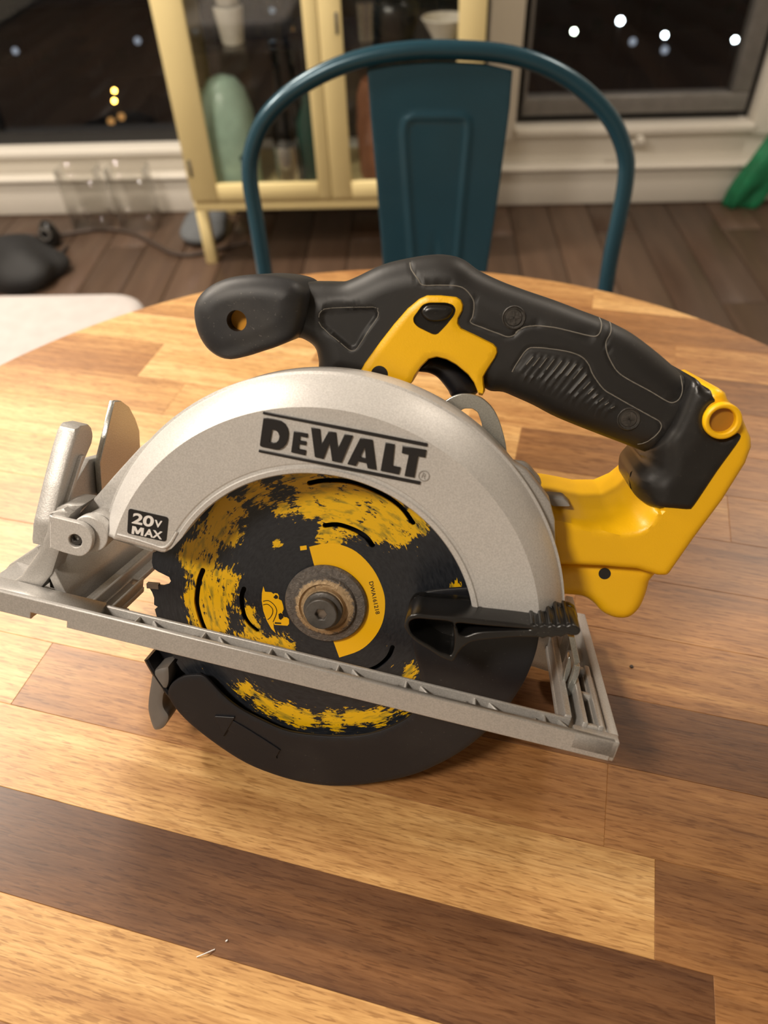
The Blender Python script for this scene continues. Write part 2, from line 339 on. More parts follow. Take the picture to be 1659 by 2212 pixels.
 'ribs': [(62.11,120.39),(58.01,112.16),(64.81,120.77),(60.77,111.67),(67.59,121.1),(63.52,111.18),(70.56,121.2),(66.28,110.69),(73.74,121.22),(69.03,110.2),(76.82,121.35),(71.79,109.72),(79.66,121.17),(74.54,109.23),(82.42,120.31),(77.29,108.74),(84.88,117.98),(80.05,108.25),(87.01,115.43),(82.8,107.77),(89.16,113.07),(85.56,107.28),(91.4,111.34),(88.31,106.79),(93.99,110.21),(91.07,106.3),(96.53,108.87),(93.82,105.81),(99.24,107.84),(96.58,105.33)],
 'screws': [(50.74,133.75),(106.32,103.99)],
 'boot': [(125.17,124.53),(131.24,122.34),(132.89,122.58),(137.79,118.74),(135.51,117.15),(134.04,114.19),(134.65,110.69),(137.01,107.41),(141.54,105.99),(144.7,107.47),(147.41,110.15),(148.95,109.51),(150.6,106.29),(146.5,91.66),(142.32,75.13),(140.46,72.7),(133.79,71.56),(128.03,70.56),(122.88,70.71),(118.93,72.49),(117.35,76.2),(116.83,80.9),(119.04,86.62),(117.92,90.23),(123.37,104.94)],
 'yellow': [(67.73,53.26),(79.33,59.28),(85.06,60.65),(91.94,60.92),(100.53,61.14),(110.6,63.55),(116.65,68.42),(119.72,72.99),(122.72,93.08),(129.76,109.52),(132.34,122.68),(135.38,123.93),(138.67,122.7),(140.35,120.47),(147.99,114.95),(154.11,107.65),(155.58,104.08),(155.62,97.17),(152.13,80.09),(146.69,61.87),(141.59,42.34),(137.43,41.49),(128.11,42.25),(113.6,39.89),(89.36,34.85),(70.72,30.57)],
 'yfoot': [(74.17,27.35),(77.67,13.44),(95.82,17.37),(109.59,20.18),(116.18,18.91),(122.22,15.0),(128.84,13.73),(134.33,15.43),(137.31,20.2),(138.19,26.59),(137.76,34.99),(136.05,45.29)],
 'yfoot_pts': [(116.83,35.11),(131.49,14.92)],
 'yscrew': [(139.63,112.34),(145.42,113.64)],
 'vent': [(83.57,62.56),(91.0,63.67),(94.29,61.58),(86.84,59.78)],
 'knob': [(-78.18,108.54),(-77.84,114.57),(-73.97,120.65),(-66.91,125.56),(-58.1,128.86),(-49.15,130.64),(-40.03,130.93),(-35.25,129.02),(-32.91,124.68),(-32.94,114.89),(-35.35,108.02),(-40.92,103.62),(-47.7,99.75),(-55.57,95.62),(-62.71,93.28),(-70.03,95.43),(-75.4,101.05)],
 'knobh': [(-57.92,110.93),(-53.94,111.75)],
 'tab': [(-118.57,19.0),(-117.57,19.53),(-108.23,19.51),(-104.16,19.17),(-100.8,17.06),(-99.49,13.57),(-100.09,8.73),(-102.55,5.31),(-105.36,4.08),(-111.55,4.12),(-117.36,4.82),(-118.11,5.93)],
 'tab_pts': [(-106.99,10.93),(-104.15,11.63),(-102.63,13.72),(-97.2,15.07)],
 'arm': [(-144.67,-25.7),(-131.96,-13.23),(-124.93,-0.25),(-121.14,10.51),(-120.25,19.28),(-114.45,22.8),(-111.29,21.04),(-114.99,3.35),(-117.85,-8.47),(-123.24,-17.81),(-132.68,-26.75),(-144.61,-29.89)],
 'fin': [(-156.73,-28.78),(-153.99,-24.35),(-142.57,-13.36),(-137.01,-7.14),(-135.42,-28.82),(-144.23,-34.12),(-151.43,-31.69)],
 'arm_back': [(-130.02,10.63),(-123.39,18.5),(-115.01,23.61),(-108.6,24.27),(-120.76,9.5),(-129.21,1.72)],
 'crease': [(135.58,114.68),(126.84,72.07)],
 'lock_strip': [(106.71,7.43),(109.72,7.77),(115.55,-4.02),(113.09,-4.94)],
 'lock_tab': [(112.7,-4.34),(115.46,-4.53),(116.03,-8.01),(115.68,-20.15),(112.95,-20.19),(113.13,-8.82)],
 'washer_arc': [(110.27,-2.68),(112.12,-5.56),(112.88,-9.75),(112.52,-15.28),(111.71,-18.49),(110.39,-11.43)],
 'rear_cast': [(98.66,-20.54),(100.24,-17.37),(110.6,-15.67),(117.92,-16.15),(123.05,-21.62),(125.96,-33.66),(117.82,-37.64),(105.44,-37.11),(100.32,-36.27)],
 'yedge': [(78.25,56.96),(83.35,56.69),(102.75,55.41),(114.43,56.35),(122.72,58.41),(127.15,63.15),(128.19,69.12)],
 'boot_left': [(118.93,72.49),(117.35,76.2),(116.83,80.9),(119.04,86.62),(117.92,90.23)],
 'hoop': [(0.2382,0.0016),(0.2386,0.047),(0.2417,0.0924),(0.2434,0.1305),(0.2399,0.1597),(0.224,0.1904),(0.2005,0.2148),(0.1705,0.2361),(0.1344,0.2527),(0.0921,0.2634),(0.0333,0.2681),(-0.0157,0.2672),(-0.0604,0.2607),(-0.1011,0.248),(-0.1383,0.2291),(-0.1667,0.2049),(-0.1848,0.1733),(-0.1901,0.1439),(-0.1881,0.1029),(-0.1852,0.037)],
 'splat': [(-0.0493,0.2528),(-0.0209,0.2564),(0.0286,0.2578),(0.0779,0.2541),(0.1069,0.2474),(0.1063,0.2134),(0.1001,0.1333),(0.0896,0.0269),(0.0903,-0.008),(-0.0362,-0.0062),(-0.0373,0.0403),(-0.0432,0.146),(-0.0474,0.2078)],
 'emboss': [(0.0009,0.0283),(-0.0069,0.1354),(-0.0101,0.1909),(-0.008,0.2014),(0.0003,0.2053),(0.055,0.2041),(0.0613,0.1999),(0.0622,0.1893),(0.0578,0.1241),(0.0525,0.0275)],
 'lamps': [(19.12,80.87),(14.38,77.51),(21.86,75.36),(27.21,73.21),(18.74,73.55),(20.75,70.7),(-36.17,76.38),(-25.51,78.76),(-12.51,76.2),(-14.38,89.54)],
 'ylamps': [(-23.3,63.52),(-22.57,60.95),(-20.99,57.26),(-11.2,81.2),(-21.46,56.3)],
}

# ------------------------------------------------------------------ object helpers
def tag(o, label=None, cat=None, group=None, kind=None):
    if label: o['label'] = label
    if cat: o['category'] = cat
    if group: o['group'] = group
    if kind: o['kind'] = kind
    return o
def empty(name, loc=(0, 0, 0), rot=(0, 0, 0)):
    o = bpy.data.objects.new(name, None)
    o.empty_display_size = 0.05
    COL.objects.link(o)
    o.location = loc
    o.rotation_euler = rot
    return o
def link(name, me, mat, parent=None, loc=None):
    o = bpy.data.objects.new(name, me)
    COL.objects.link(o)
    if mat is not None:
        me.materials.clear(); me.materials.append(mat)
    if parent is not None:
        o.parent = parent
    if loc is not None:
        o.location = loc
    return o
def mesh(verts, faces, smooth=None, name='m'):
    me = bpy.data.meshes.new(name)
    me.from_pydata([tuple(v) for v in verts], [], [tuple(f) for f in faces])
    me.validate()
    bm = bmesh.new(); bm.from_mesh(me)
    bmesh.ops.remove_doubles(bm, verts=bm.verts, dist=1e-6)
    bmesh.ops.recalc_face_normals(bm, faces=bm.faces)
    bm.to_mesh(me); bm.free()
    if smooth is not None:
        for p in me.polygons: p.use_smooth = True
        me.set_sharp_from_angle(angle=math.radians(smooth))
    return me
def join(meshes):
    bm = bmesh.new()
    for m in meshes:
        bm.from_mesh(m)
    me = bpy.data.meshes.new('m'); bm.to_mesh(me); bm.free()
    return me
def xf(me, mat4):
    me.transform(mat4); return me
def box(x0, x1, y0, y1, z0, z1, bev=0.0, seg=2):
    bm = bmesh.new()
    bmesh.ops.create_cube(bm, size=1)
    for v in bm.verts:
        v.co = Vector(((x0 + x1) / 2 + v.co.x * (x1 - x0), (y0 + y1) / 2 + v.co.y * (y1 - y0), (z0 + z1) / 2 + v.co.z * (z1 - z0)))
    if bev:
        bmesh.ops.bevel(bm, geom=bm.edges[:], offset=bev, segments=seg, affect='EDGES', profile=0.5)
    me = bpy.data.meshes.new('m'); bm.to_mesh(me); bm.free()
    if bev:
        for p in me.polygons: p.use_smooth = True
        me.set_sharp_from_angle(angle=math.radians(50))
    return me
def lathe(profile, seg=48, smooth=35):
    vs, fs = [], []
    n = len(profile)
    for i in range(seg):
        a = 2 * math.pi * i / seg
        for r, zz in profile:
            vs.append((r * math.cos(a), r * math.sin(a), zz))
    for i in range(seg):
        j = (i + 1) % seg
        for k in range(n - 1):
            fs.append((i * n + k, j * n + k, j * n + k + 1, i * n + k + 1))
    return mesh(vs, fs, smooth)
def tube(pts, r, seg=10, closed=False, cap=True):
    pts = [Vector(p) for p in pts]; n = len(pts)
    vs, fs = [], []
    up = None
    for i, p in enumerate(pts):
        if closed: t = pts[(i + 1) % n] - pts[i - 1]
        else: t = pts[min(i + 1, n - 1)] - pts[max(i - 1, 0)]
        t.normalize()
        if up is None:
            up = Vector((0, 0, 1)) if abs(t.z) < 0.9 else Vector((1, 0, 0))
        a = t.cross(up).normalized(); b = a.cross(t).normalized(); up = b
        rr = r[i] if isinstance(r, (list, tuple)) else r
        for k in range(seg):
            an = 2 * math.pi * k / seg
            vs.append(p + a * math.cos(an) * rr + b * math.sin(an) * rr)
    m = n if closed else n - 1
    for i in range(m):
        j = (i + 1) % n
        for k in range(seg):
            l = (k + 1) % seg
            fs.append((i * seg + k, i * seg + l, j * seg + l, j * seg + k))
    if cap and not closed:
        fs.append(tuple(range(seg))[::-1]); fs.append(tuple((n - 1) * seg + k for k in range(seg)))
    return mesh(vs, fs, 60)
def catmull(pts, n=8, closed=False):
    P = [np.array(p, float) for p in pts]; out = []
    N = len(P)
    for i in range(N if closed else N - 1):
        if closed: a, b, c, d = P[i - 1], P[i], P[(i + 1) % N], P[(i + 2) % N]
        else: a, b, c, d = P[max(i - 1, 0)], P[i], P[i + 1], P[min(i + 2, N - 1)]
        for k in range(n):
            t = k / n
            out.append(0.5 * ((2 * b) + (-a + c) * t + (2 * a - 5 * b + 4 * c - d) * t * t + (-a + 3 * b - 3 * c + d) * t ** 3))
    if not closed: out.append(P[-1])
    return [tuple(float(x) for x in o) for o in out]
def resample(poly, step, closed=True):
    P = [np.array(p, float) for p in poly]
    if closed: P = P + [P[0]]
    out = []
    for a, b in zip(P[:-1], P[1:]):
        L = np.linalg.norm(b - a); k = max(1, int(round(L / step)))
        for i in range(k): out.append(a + (b - a) * i / k)
    if not closed: out.append(P[-1])
    return np.array(out)
def seg_dist(Q, P, closed=True):
    """distance from points Q to polyline P"""
    A = P if closed else P[:-1]
    B = np.roll(P, -1, axis=0) if closed else P[1:]
    best = np.full(len(Q), 1e9)
    for a, b in zip(A, B):
        ab = b - a; L = (ab ** 2).sum() + 1e-12
        t = np.clip(((Q - a) @ ab) / L, 0, 1)
        d = np.hypot(*(Q - a - t[:, None] * ab).T)
        best = np.minimum(best, d)
    return best
def inpoly(Q, P):
    x, y = Q[:, 0], Q[:, 1]; c = np.zeros(len(Q), bool)
    for a, b in zip(P, np.roll(P, -1, axis=0)):
        if a[1] == b[1]: continue
        k = ((a[1] > y) != (b[1] > y)) & (x < (b[0] - a[0]) * (y - a[1]) / (b[1] - a[1]) + a[0])
        c ^= k
    return c
def inflate(outline, wc, half, bev, step=1.5, holes=(), relief=None, smooth=True, hole_depth=None, sharp=40, power=0.5):
    """puffed plate: flat faces at wc +- half, edges rolled over by bev; relief(P, d) adds height to the front"""
    if smooth: outline = catmull(outline, 4, True)
    B = resample(outline, step)
    ar = 0.5 * np.sum(B[:, 0] * np.roll(B[:, 1], -1) - np.roll(B[:, 0], -1) * B[:, 1])
    if ar < 0: B = B[::-1]
    H = [resample(h, step * 0.7) for h in holes]
    T = np.roll(B, -1, axis=0) - np.roll(B, 1, axis=0); T /= np.hypot(*T.T)[:, None] + 1e-9
    Nn = np.c_[-T[:, 1], T[:, 0]]
    pts = [B]
    def ok(Q, m=0.0):
        g = inpoly(Q, B)
        for h in H: g &= ~inpoly(Q, h) & (seg_dist(Q, h) > step * 0.4)
        return g
    for th in ((18, 36, 54, 72, 90) if bev > 2 * step else (40, 90) if bev > 0.2 else ()):
        d = bev * (1 - math.cos(math.radians(th)))
        if d < 0.05: continue
        Q = B + Nn * d
        Q = Q[ok(Q)]; dd = seg_dist(Q, B)
        pts.append(Q[dd > d * 0.93])
    lo, hi = B.min(0), B.max(0)
    gx, gy = np.meshgrid(np.arange(lo[0], hi[0], step), np.arange(lo[1], hi[1], step))
    gx = gx + (np.arange(gx.shape[0]) % 2)[:, None] * step / 2
    G = np.c_[gx.ravel(), gy.ravel()]
    G = G[ok(G)]
    G = G[seg_dist(G, B) > bev + step * 0.5]
    pts.append(G)
    nb = len(B)
    allp = np.vstack(pts + H)
    off = len(allp) - sum(len(h) for h in H)
    edges = [(i, (i + 1) % nb) for i in range(nb)]
    hid = []
    for h in H:
        ids = list(range(off, off + len(h))); hid.append(ids)
        edges += [(ids[i], ids[(i + 1) % len(ids)]) for i in range(len(ids))]
        off += len(h)
    res = delaunay_2d_cdt([Vector(p) for p in allp], edges, [], 0, 1e-5)
    V = np.array([tuple(v) for v in res[0]]); F = [tuple(f) for f in res[2]]
    C = np.array([V[list(f)].mean(0) for f in F])
    keep = inpoly(C, B)
    for h in H: keep &= ~inpoly(C, h)
    F = [f for f, k in zip(F, keep) if k]
    d = seg_dist(V, B)
    if bev > 0:
        x = 1 - np.clip(d, 0, bev) / bev
        hh = half - bev + bev * np.sqrt(np.maximum(0, 1 - x ** 2)) if half >= bev else half * np.power(np.maximum(0, 1 - x ** 2), power)
    else:
        hh = np.full(len(V), half)
    f = wc + hh
    if relief is not None: f = f + relief(V, d)
    bk = wc - hh
    n = len(V)
    vs = [(V[i, 0], V[i, 1], f[i]) for i in range(n)] + [(V[i, 0], V[i, 1], bk[i]) for i in range(n)]
    fs = [t for t in F] + [tuple(i + n for i in t[::-1]) for t in F]
    cnt = {}
    for t in F:
        for a, b in zip(t, t[1:] + t[:1]):
            cnt[(a, b)] = 1
    for (a, b) in list(cnt):
        if (b, a) not in cnt:
            fs.append((b, a, a + n, b + n))
    me = mesh([(x * 1e-3, y * 1e-3, w * 1e-3) for x, y, w in vs], fs, sharp)
    return me
def plate(outline, w0, w1, holes=(), bev=0.0):
    """flat cut sheet between w0 and w1 (mm)"""
    cu = bpy.data.curves.new('c', 'CURVE'); cu.dimensions = '2D'; cu.fill_mode = 'BOTH'
    for poly in [outline] + list(holes):
        s = cu.splines.new('POLY'); s.points.add(len(poly) - 1); s.use_cyclic_u = True
        for p, q in zip(s.points, poly): p.co = (q[0], q[1], 0, 1)
    h = (w1 - w0) / 2
    cu.extrude = max(0.0, h - bev); cu.bevel_depth = bev; cu.bevel_resolution = 1; cu.offset = -bev
    o = bpy.data.objects.new('c', cu); COL.objects.link(o)
    bpy.context.view_layer.update()
    me = bpy.data.meshes.new_from_object(o.evaluated_get(bpy.context.evaluated_depsgraph_get()))
    bpy.data.objects.remove(o); bpy.data.curves.remove(cu)
    me.transform(Matrix.Diagonal((1e-3, 1e-3, 1e-3, 1)) @ Matrix.Translation((0, 0, (w0 + w1) / 2)))
    bm = bmesh.new(); bm.from_mesh(me)
    bmesh.ops.remove_doubles(bm, verts=bm.verts, dist=1e-7); bmesh.ops.recalc_face_normals(bm, faces=bm.faces)
    bm.to_mesh(me); bm.free()
    return me
def text(s, o, right, top, w0, thick, bold=0.03):
    """lettering fitted into the parallelogram o -> right, o -> top (mm)"""
    cu = bpy.data.curves.new('t', 'FONT'); cu.body = s; cu.offset = bold; cu.extrude = 0.5
    ob = bpy.data.objects.new('t', cu); COL.objects.link(ob)
    bpy.context.view_layer.update()
    me = bpy.data.meshes.new_from_object(ob.evaluated_get(bpy.context.evaluated_depsgraph_get()))
    bpy.data.objects.remove(ob); bpy.data.curves.remove(cu)
    c = np.array([v.co[:] for v in me.vertices]); lo, hi = c.min(0), c.max(0)
    o, right, top = (np.array(p) for p in (o, right, top))
    for v in me.vertices:
        a = (v.co.x - lo[0]) / (hi[0] - lo[0]); b = (v.co.y - lo[1]) / (hi[1] - lo[1]); t = (v.co.z - lo[2]) / (hi[2] - lo[2])
        p = o + (right - o) * a + (top - o) * b
        v.co = Vector((p[0] * 1e-3, p[1] * 1e-3, (w0 + t * thick) * 1e-3))
    return me
def strip(poly, width, n=6):
    """outline of a rounded slot that follows a polyline"""
    P = np.array(catmull(poly, 5)); T = np.gradient(P, axis=0); T /= np.hypot(*T.T)[:, None]
    N_ = np.c_[-T[:, 1], T[:, 0]] * width / 2
    out = list(P + N_)
    for k in range(1, n): 
        a = math.pi / 2 - math.pi * k / n
        out.append(P[-1] + T[-1] * math.cos(a) * width / 2 + N_[-1] * math.sin(a))
    out += list((P - N_)[::-1])
    for k in range(1, n):
        a = math.pi / 2 - math.pi * k / n
        out.append(P[0] - T[0] * math.cos(a) * width / 2 - N_[0] * math.sin(a))
    return [tuple(map(float, q)) for q in out]
def circle(cx, cy, r, n=24):
    return [(cx + r * math.cos(2 * math.pi * k / n), cy + r * math.sin(2 * math.pi * k / n)) for k in range(n)]

# ================================================================== ROOM
def struct(name, me, mat, parent=None):
    o = link(name, me, mat, parent)
    if parent is None: o['kind'] = 'structure'
    return o
YB = 2.655
floor = struct('floor', box(-2.7, 2.3, -2.6, YB + 0.14, -0.06, -0.006), M['blackf'])
k = 0
x = -2.64
while x < 2.2:
    y = -2.5 + (k * 0.37) % 1.1
    ys = [-2.55] + [y + 1.2 * i for i in range(5) if -2.4 < y + 1.2 * i < YB - 0.1] + [YB]
    for a, b in zip(ys[:-1], ys[1:]):
        me = box(0.0015, 0.1335, 0.0012, (b - a) - 0.0012, 0, 0.012, 0.0015, 1)
        o = link('plank', me, M['floor'], floor, (x, a, -0.012))
        o['tone'] = 0.12 + 0.35 * random.random()
    x += 0.135; k += 1
struct('ceiling', box(-2.7, 2.3, -2.6, YB + 0.14, 2.6, 2.7), M['wallw'])
struct('wall_left', box(-2.8, -2.7, -2.6, YB + 0.14, 0, 2.6), M['wallw'])
struct('wall_right', box(2.3, 2.4, -2.6, YB + 0.14, 0, 2.6), M['wallw'])
struct('wall_front', box(-2.7, 2.3, -2.7, -2.6, 0, 2.6), M['wallw'])
# back wall: low parapet, post between the openings, wall right of window_2, header
struct('wall_back', join([box(-2.7, 2.3, YB, YB + 0.14, 0, 0.205), box(0.236, 0.338, YB - 0.01, YB + 0.14, 0.205, 2.25),
                          box(0.338, 1.115, YB, YB + 0.14, 0.205, 0.238),
                          box(1.115, 2.3, YB - 0.01, YB + 0.14, 0.205, 2.25), box(-2.7, 2.3, YB, YB + 0.14, 2.25, 2.6)]), M['wallw'])
struct('baseboard_back', join([box(-2.7, 2.3, YB - 0.055, YB, 0.0, 0.128, 0.006), box(-2.7, 2.3, YB - 0.07, YB - 0.04, 0.118, 0.132, 0.004)]), M['wallw'])
struct('trim_1', box(-2.7, 0.236, YB - 0.03, YB + 0.05, 0.185, 0.207, 0.004), M['wallw'])
struct('trim_2', box(0.338, 1.115, YB - 0.03, YB + 0.03, 0.216, 0.24, 0.004), M['wallw'])
w1 = struct('window_1', join([box(-2.7, 0.236, YB + 0.05, YB + 0.11, 0.205, 0.245), box(-2.7, 0.236, YB + 0.05, YB + 0.11, 2.2, 2.25),
                              box(-1.47, -1.43, YB + 0.05, YB + 0.11, 0.245, 2.2), box(-2.7, -2.66, YB + 0.05, YB + 0.11, 0.245, 2.2),
                              box(0.2, 0.236, YB + 0.05, YB + 0.11, 0.245, 2.2)]), M['blackf'])
link('pane', box(-2.66, -1.47, YB + 0.075, YB + 0.081, 0.245, 2.2), M['glass'], w1)
link('pane', box(-1.43, 0.2, YB + 0.075, YB + 0.081, 0.245, 2.2), M['glass'], w1)
w2 = struct('window_2', join([box(0.338, 1.115, YB + 0.06, YB + 0.12, 0.238, 0.262), box(0.338, 0.362, YB + 0.06, YB + 0.12, 0.262, 2.25),
                              box(1.09, 1.115, YB + 0.06, YB + 0.12, 0.262, 2.25), box(0.338, 1.115, YB + 0.06, YB + 0.12, 2.2, 2.25)]), M['blackf'])
link('sash', join([box(0.362, 1.09, YB + 0.03, YB + 0.09, 0.264, 0.318, 0.004), box(1.035, 1.09, YB + 0.03, YB + 0.09, 0.318, 2.2, 0.004),
                   box(0.362, 0.372, YB + 0.03, YB + 0.09, 0.318, 2.2)]), M['frame'], w2)
link('pane', box(0.372, 1.035, YB + 0.055, YB + 0.061, 0.318, 2.2), M['glass'], w2)
lt = join([box(0.665, 0.765, YB - 0.045, YB - 0.028, 0.188, 0.198, 0.003), box(0.735, 0.757, YB - 0.06, YB - 0.028, 0.194, 0.216, 0.004)])
link('window_latch', lt, M['wallw'], w2)

# ceiling lamps: rim, diffuser and light; the one by the right window is added
for i, (x, y, lab) in enumerate([(-1.3, 1.75, 'round warm ceiling lamp near the back left window'), (-0.95, -0.60, 'round warm ceiling lamp behind the viewer'),
                                 (1.3, 1.75, 'added unseen ceiling lamp brightening the wall by the right window')]):
    t = tag(empty('ceiling_lamp', (x, y, 2.6)), lab, 'lamp', 'round ceiling lamps')
    link('lamp_rim', lathe([(0.0, 0), (0.25, 0), (0.25, -0.09), (0.235, -0.09), (0.235, -0.02), (0, -0.02)]), M['white'], t)
    link('diffuser', lathe([(0.0, -0.045), (0.234, -0.045), (0.234, -0.04), (0, -0.04)]), M['diff'], t)
t = tag(empty('pendant_lamp', (-1.15, 0.72, 2.6)), 'pendant lamp with a wide metal shade hanging to the left of the table', 'lamp')
link('cord', tube([(0, 0, 0), (0, 0, -0.62)], 0.003, 8), M['blackf'], t)
link('lamp_shade', lathe([(0.0, -0.60), (0.03, -0.60), (0.05, -0.64), (0.165, -0.80), (0.162, -0.80), (0.045, -0.645), (0, -0.63)]), M['teal'], t)
link('bulb', lathe([(0, -0.64), (0.02, -0.65), (0.035, -0.70), (0.03, -0.73), (0, -0.745)], 20), M['diff'], t)

# ================================================================== OUTSIDE
tag(link('ground', box(-160, 160, 20, 260, -24.5, -24), M['asphalt']), kind='structure')
def street_lamp(x, y, mat, r, lab):
    t = tag(empty('street_lamp', (x, y, -24)), lab, 'street lamp', 'street lamps out in the night')
    link('pole', join([xf(lathe([(0, 0), (0.09, 0), (0.06, 7.6), (0, 7.6)], 10), Matrix.Identity(4))]), M['city'], t)
    link('lamp_head', lathe([(0, -r), (r * 0.7, -r * 0.7), (r, 0), (r * 0.7, r * 0.7), (0, r)], 14), mat, t, (0, 0, 8))
wl = ['topmost bright white street lamp seen in the right window', 'greenish white street lamp leftmost in the right window',
      'bright white street lamp in the middle of the right window', 'bright white street lamp rightmost in the right window',
      'faint lamp just below the topmost bright lamp in the right window', 'faint lamp just below the middle bright lamp in the right window',
      'small pale street lamp at the far left of the left window', 'faint pale street lamp beside the cream cabinet in the left window',
      'pale street lamp showing through the left cabinet door, lower one', 'pale street lamp showing through the left cabinet door, upper one']
rr = [0.30, 0.22, 0.22, 0.22, 0.3, 0.3, 0.28, 0.3, 0.3, 0.3, 0.3, 0.3]
for i, (x, y) in enumerate(D['lamps']):
    street_lamp(x, y, M['lampg'] if i == 1 else M['lampw'] if i < 4 else M['lampd'], rr[i], wl[i])
yl = ['upper of the paired amber street lamps in the left window', 'lower of the paired amber street lamps in the left window',
      'dim amber lamp just under the paired amber lamps', 'dim orange lamp seen through the left cabinet door', 'dim amber lamp lowest in the left window']
for i, (x, y) in enumerate(D['ylamps']):
    street_lamp(x, y, M['lampy'] if i < 2 else M['lampyd'], 0.13 if i < 2 else 0.25, yl[i])
random.seed(3)
bl = ['low dark building beyond the left window at far left', 'wide dark building behind the paired amber lamps', 'dark building seen past the cream cabinet',
      'dark building beyond the right window at left', 'dark building beyond the right window at right']
for (x, y, w, d, h), lab in zip([(-62, 105, 20, 14, 9), (-34, 98, 22, 16, 7), (-8, 108, 22, 14, 10), (16, 104, 16, 12, 8), (40, 112, 22, 14, 9)], bl):
    t = tag(empty('building', (x, y, -24)), lab, 'building', 'dark buildings across the street')
    link('wall', box(-w / 2, w / 2, 0, d, 0, h), M['city'], t)
    link('roof', box(-w / 2 - 0.4, w / 2 + 0.4, -0.4, d + 0.4, h, h + 0.5), M['asphalt'], t)
    wm = box(-0.6, 0.6, -0.05, 0.02, 0, 1.3)
    for q in range(5):
        o = link('window', wm, M['dgreen'], t, (-w / 2 + 2 + q * (w - 4) / 4, -0.03, 2 + (q % 2) * 3))

# ================================================================== TABLE
TC = (-0.022, 0.2637); TR = 0.4148; ANG = math.radians(-13.0)
table = tag(empty('round_table', (TC[0], TC[1], 0)), 'round wooden dining table of glued acacia boards in mixed light and dark tones', 'table')
s_c = 0.252; t_c = -0.0809
rows = [-0.170, -0.146, -0.104, -0.062, -0.020, 0.0215, 0.0633, 0.1058, 0.1465, 0.187, 0.226, 0.268, 0.310, 0.352, 0.395, 0.438, 0.487, 0.530, 0.575, 0.619, 0.670]
joints = {4: [(-0.1, .5), (1, .7)], 5: [(0.16, .78), (1, .6)], 6: [(0.0977, .12), (1, .55)], 7: [(-0.33, .6), (0.0751, .78), (1, .42)], 8: [(-0.2544, .84), (0.053, .55), (1, .56)],
          9: [(-0.12, .80), (1, .36)], 10: [(-0.2, .85), (0.0, .6), (1, .62)], 11: [(-0.19, .7), (0.03, .5), (1, .55)], 12: [(-0.24, .78), (-0.02, .45), (1, .42)],
          13: [(-0.12, .88), (0.12, .55), (1, .50)], 14: [(-0.29, .62), (-0.02, .78), (1, .48)], 15: [(-0.334, .50), (-0.06, .86), (0.10, .6), (1, .52)],
          16: [(-0.2, .85), (0.1, .72), (1, .42)], 17: [(-0.1, .66), (0.09, .5), (1, .62)], 18: [(-0.13, .75), (1, .45)], 19: [(0.02, .6), (1, .85)]}
def clip_board(t0, t1, s0, s1):
    """the table's round outline cut down to one board, in the frame centred on the table"""
    poly = [(TR * math.cos(2 * math.pi * k / 160), TR * math.sin(2 * math.pi * k / 160)) for k in range(160)]
    for ax, lim, sg in ((0, t0, 1), (0, t1, -1), (1, s0, 1), (1, s1, -1)):
        out = []
        for i_ in range(len(poly)):
            a, b = poly[i_ - 1], poly[i_]
            ia, ib = (a[ax] - lim) * sg >= 0, (b[ax] - lim) * sg >= 0
            if ia != ib:
                f = (lim - a[ax]) / (b[ax] - a[ax])
                out.append((a[0] + (b[0] - a[0]) * f, a[1] + (b[1] - a[1]) * f))
            if ib: out.append(b)
        poly = out
        if not poly: return None
    res = []
    for p in poly:
        if not res or abs(p[0] - res[-1][0]) + abs(p[1] - res[-1][1]) > 3e-4: res.append(p)
    return res
for ri in range(len(rows) - 1):
    s0, s1 = rows[ri] - s_c, rows[ri + 1] - s_c
    segs = joints.get(ri, [(-0.05, .6), (1, .5)])
    t_prev = -1.0
    for tj, tone in segs:
        t0 = t_prev if t_prev < -0.9 else t_prev - t_c
        t1 = tj if tj > 0.9 else tj - t_c
        t_prev = tj
        # narrow slices near the rim need their own t range
        m_ = max(abs(s0), abs(s1)) if s0 * s1 > 0 else 0
        lim = math.sqrt(max(0, TR ** 2 - (min(abs(s0), abs(s1)) if s0 * s1 > 0 else 0) ** 2))
        a, b = max(t0, -lim), min(t1, lim)
        if b - a < 0.004: continue
        poly = clip_board(a, b, s0, s1)
        if not poly or len(poly) < 3: continue
        cx_ = sum(p[0] for p in poly) / len(poly); cy_ = sum(p[1] for p in poly) / len(poly)
        bm = bmesh.new()
        vv = [bm.verts.new((p[0], p[1], 0)) for p in poly]
        f = bm.faces.new(vv)
        ex = bmesh.ops.extrude_face_region(bm, geom=[f])
        up_ = [g for g in ex['geom'] if isinstance(g, bmesh.types.BMVert)]
        for g in up_: g.co.z = 0.026
        top_e = [e for e in bm.edges if all(q.co.z > 0.02 for q in e.verts)]
        bmesh.ops.bevel(bm, geom=top_e, offset=0.00022, segments=1, affect='EDGES')
        bmesh.ops.recalc_face_normals(bm, faces=bm.faces)
        me = bpy.data.meshes.new('board'); bm.to_mesh(me); bm.free()
        o = link('board', me, M['board'], table, (0, 0, 0.75 - 0.026))
        o.rotation_euler = (0, 0, ANG)
        o['tone'] = tone - 0.03 - (0.07 if tj > 0.9 and cx_ > 0.05 else 0); o['seed'] = random.random() * 7  # right-hand boards darkened, painting in the light falloff
link('mount_plate', lathe([(0, 0.704), (0.13, 0.704), (0.13, 0.7235), (0, 0.7235)], 32), M['blackf'], table)
link('pedestal', lathe([(0, 0.02), (0.05, 0.02), (0.036, 0.06), (0.034, 0.70), (0, 0.70)], 32), M['blackf'], table)
link('foot_plate', lathe([(0, 0), (0.19, 0), (0.19, 0.008), (0.06, 0.022), (0, 0.022)], 48), M['blackf'], table)
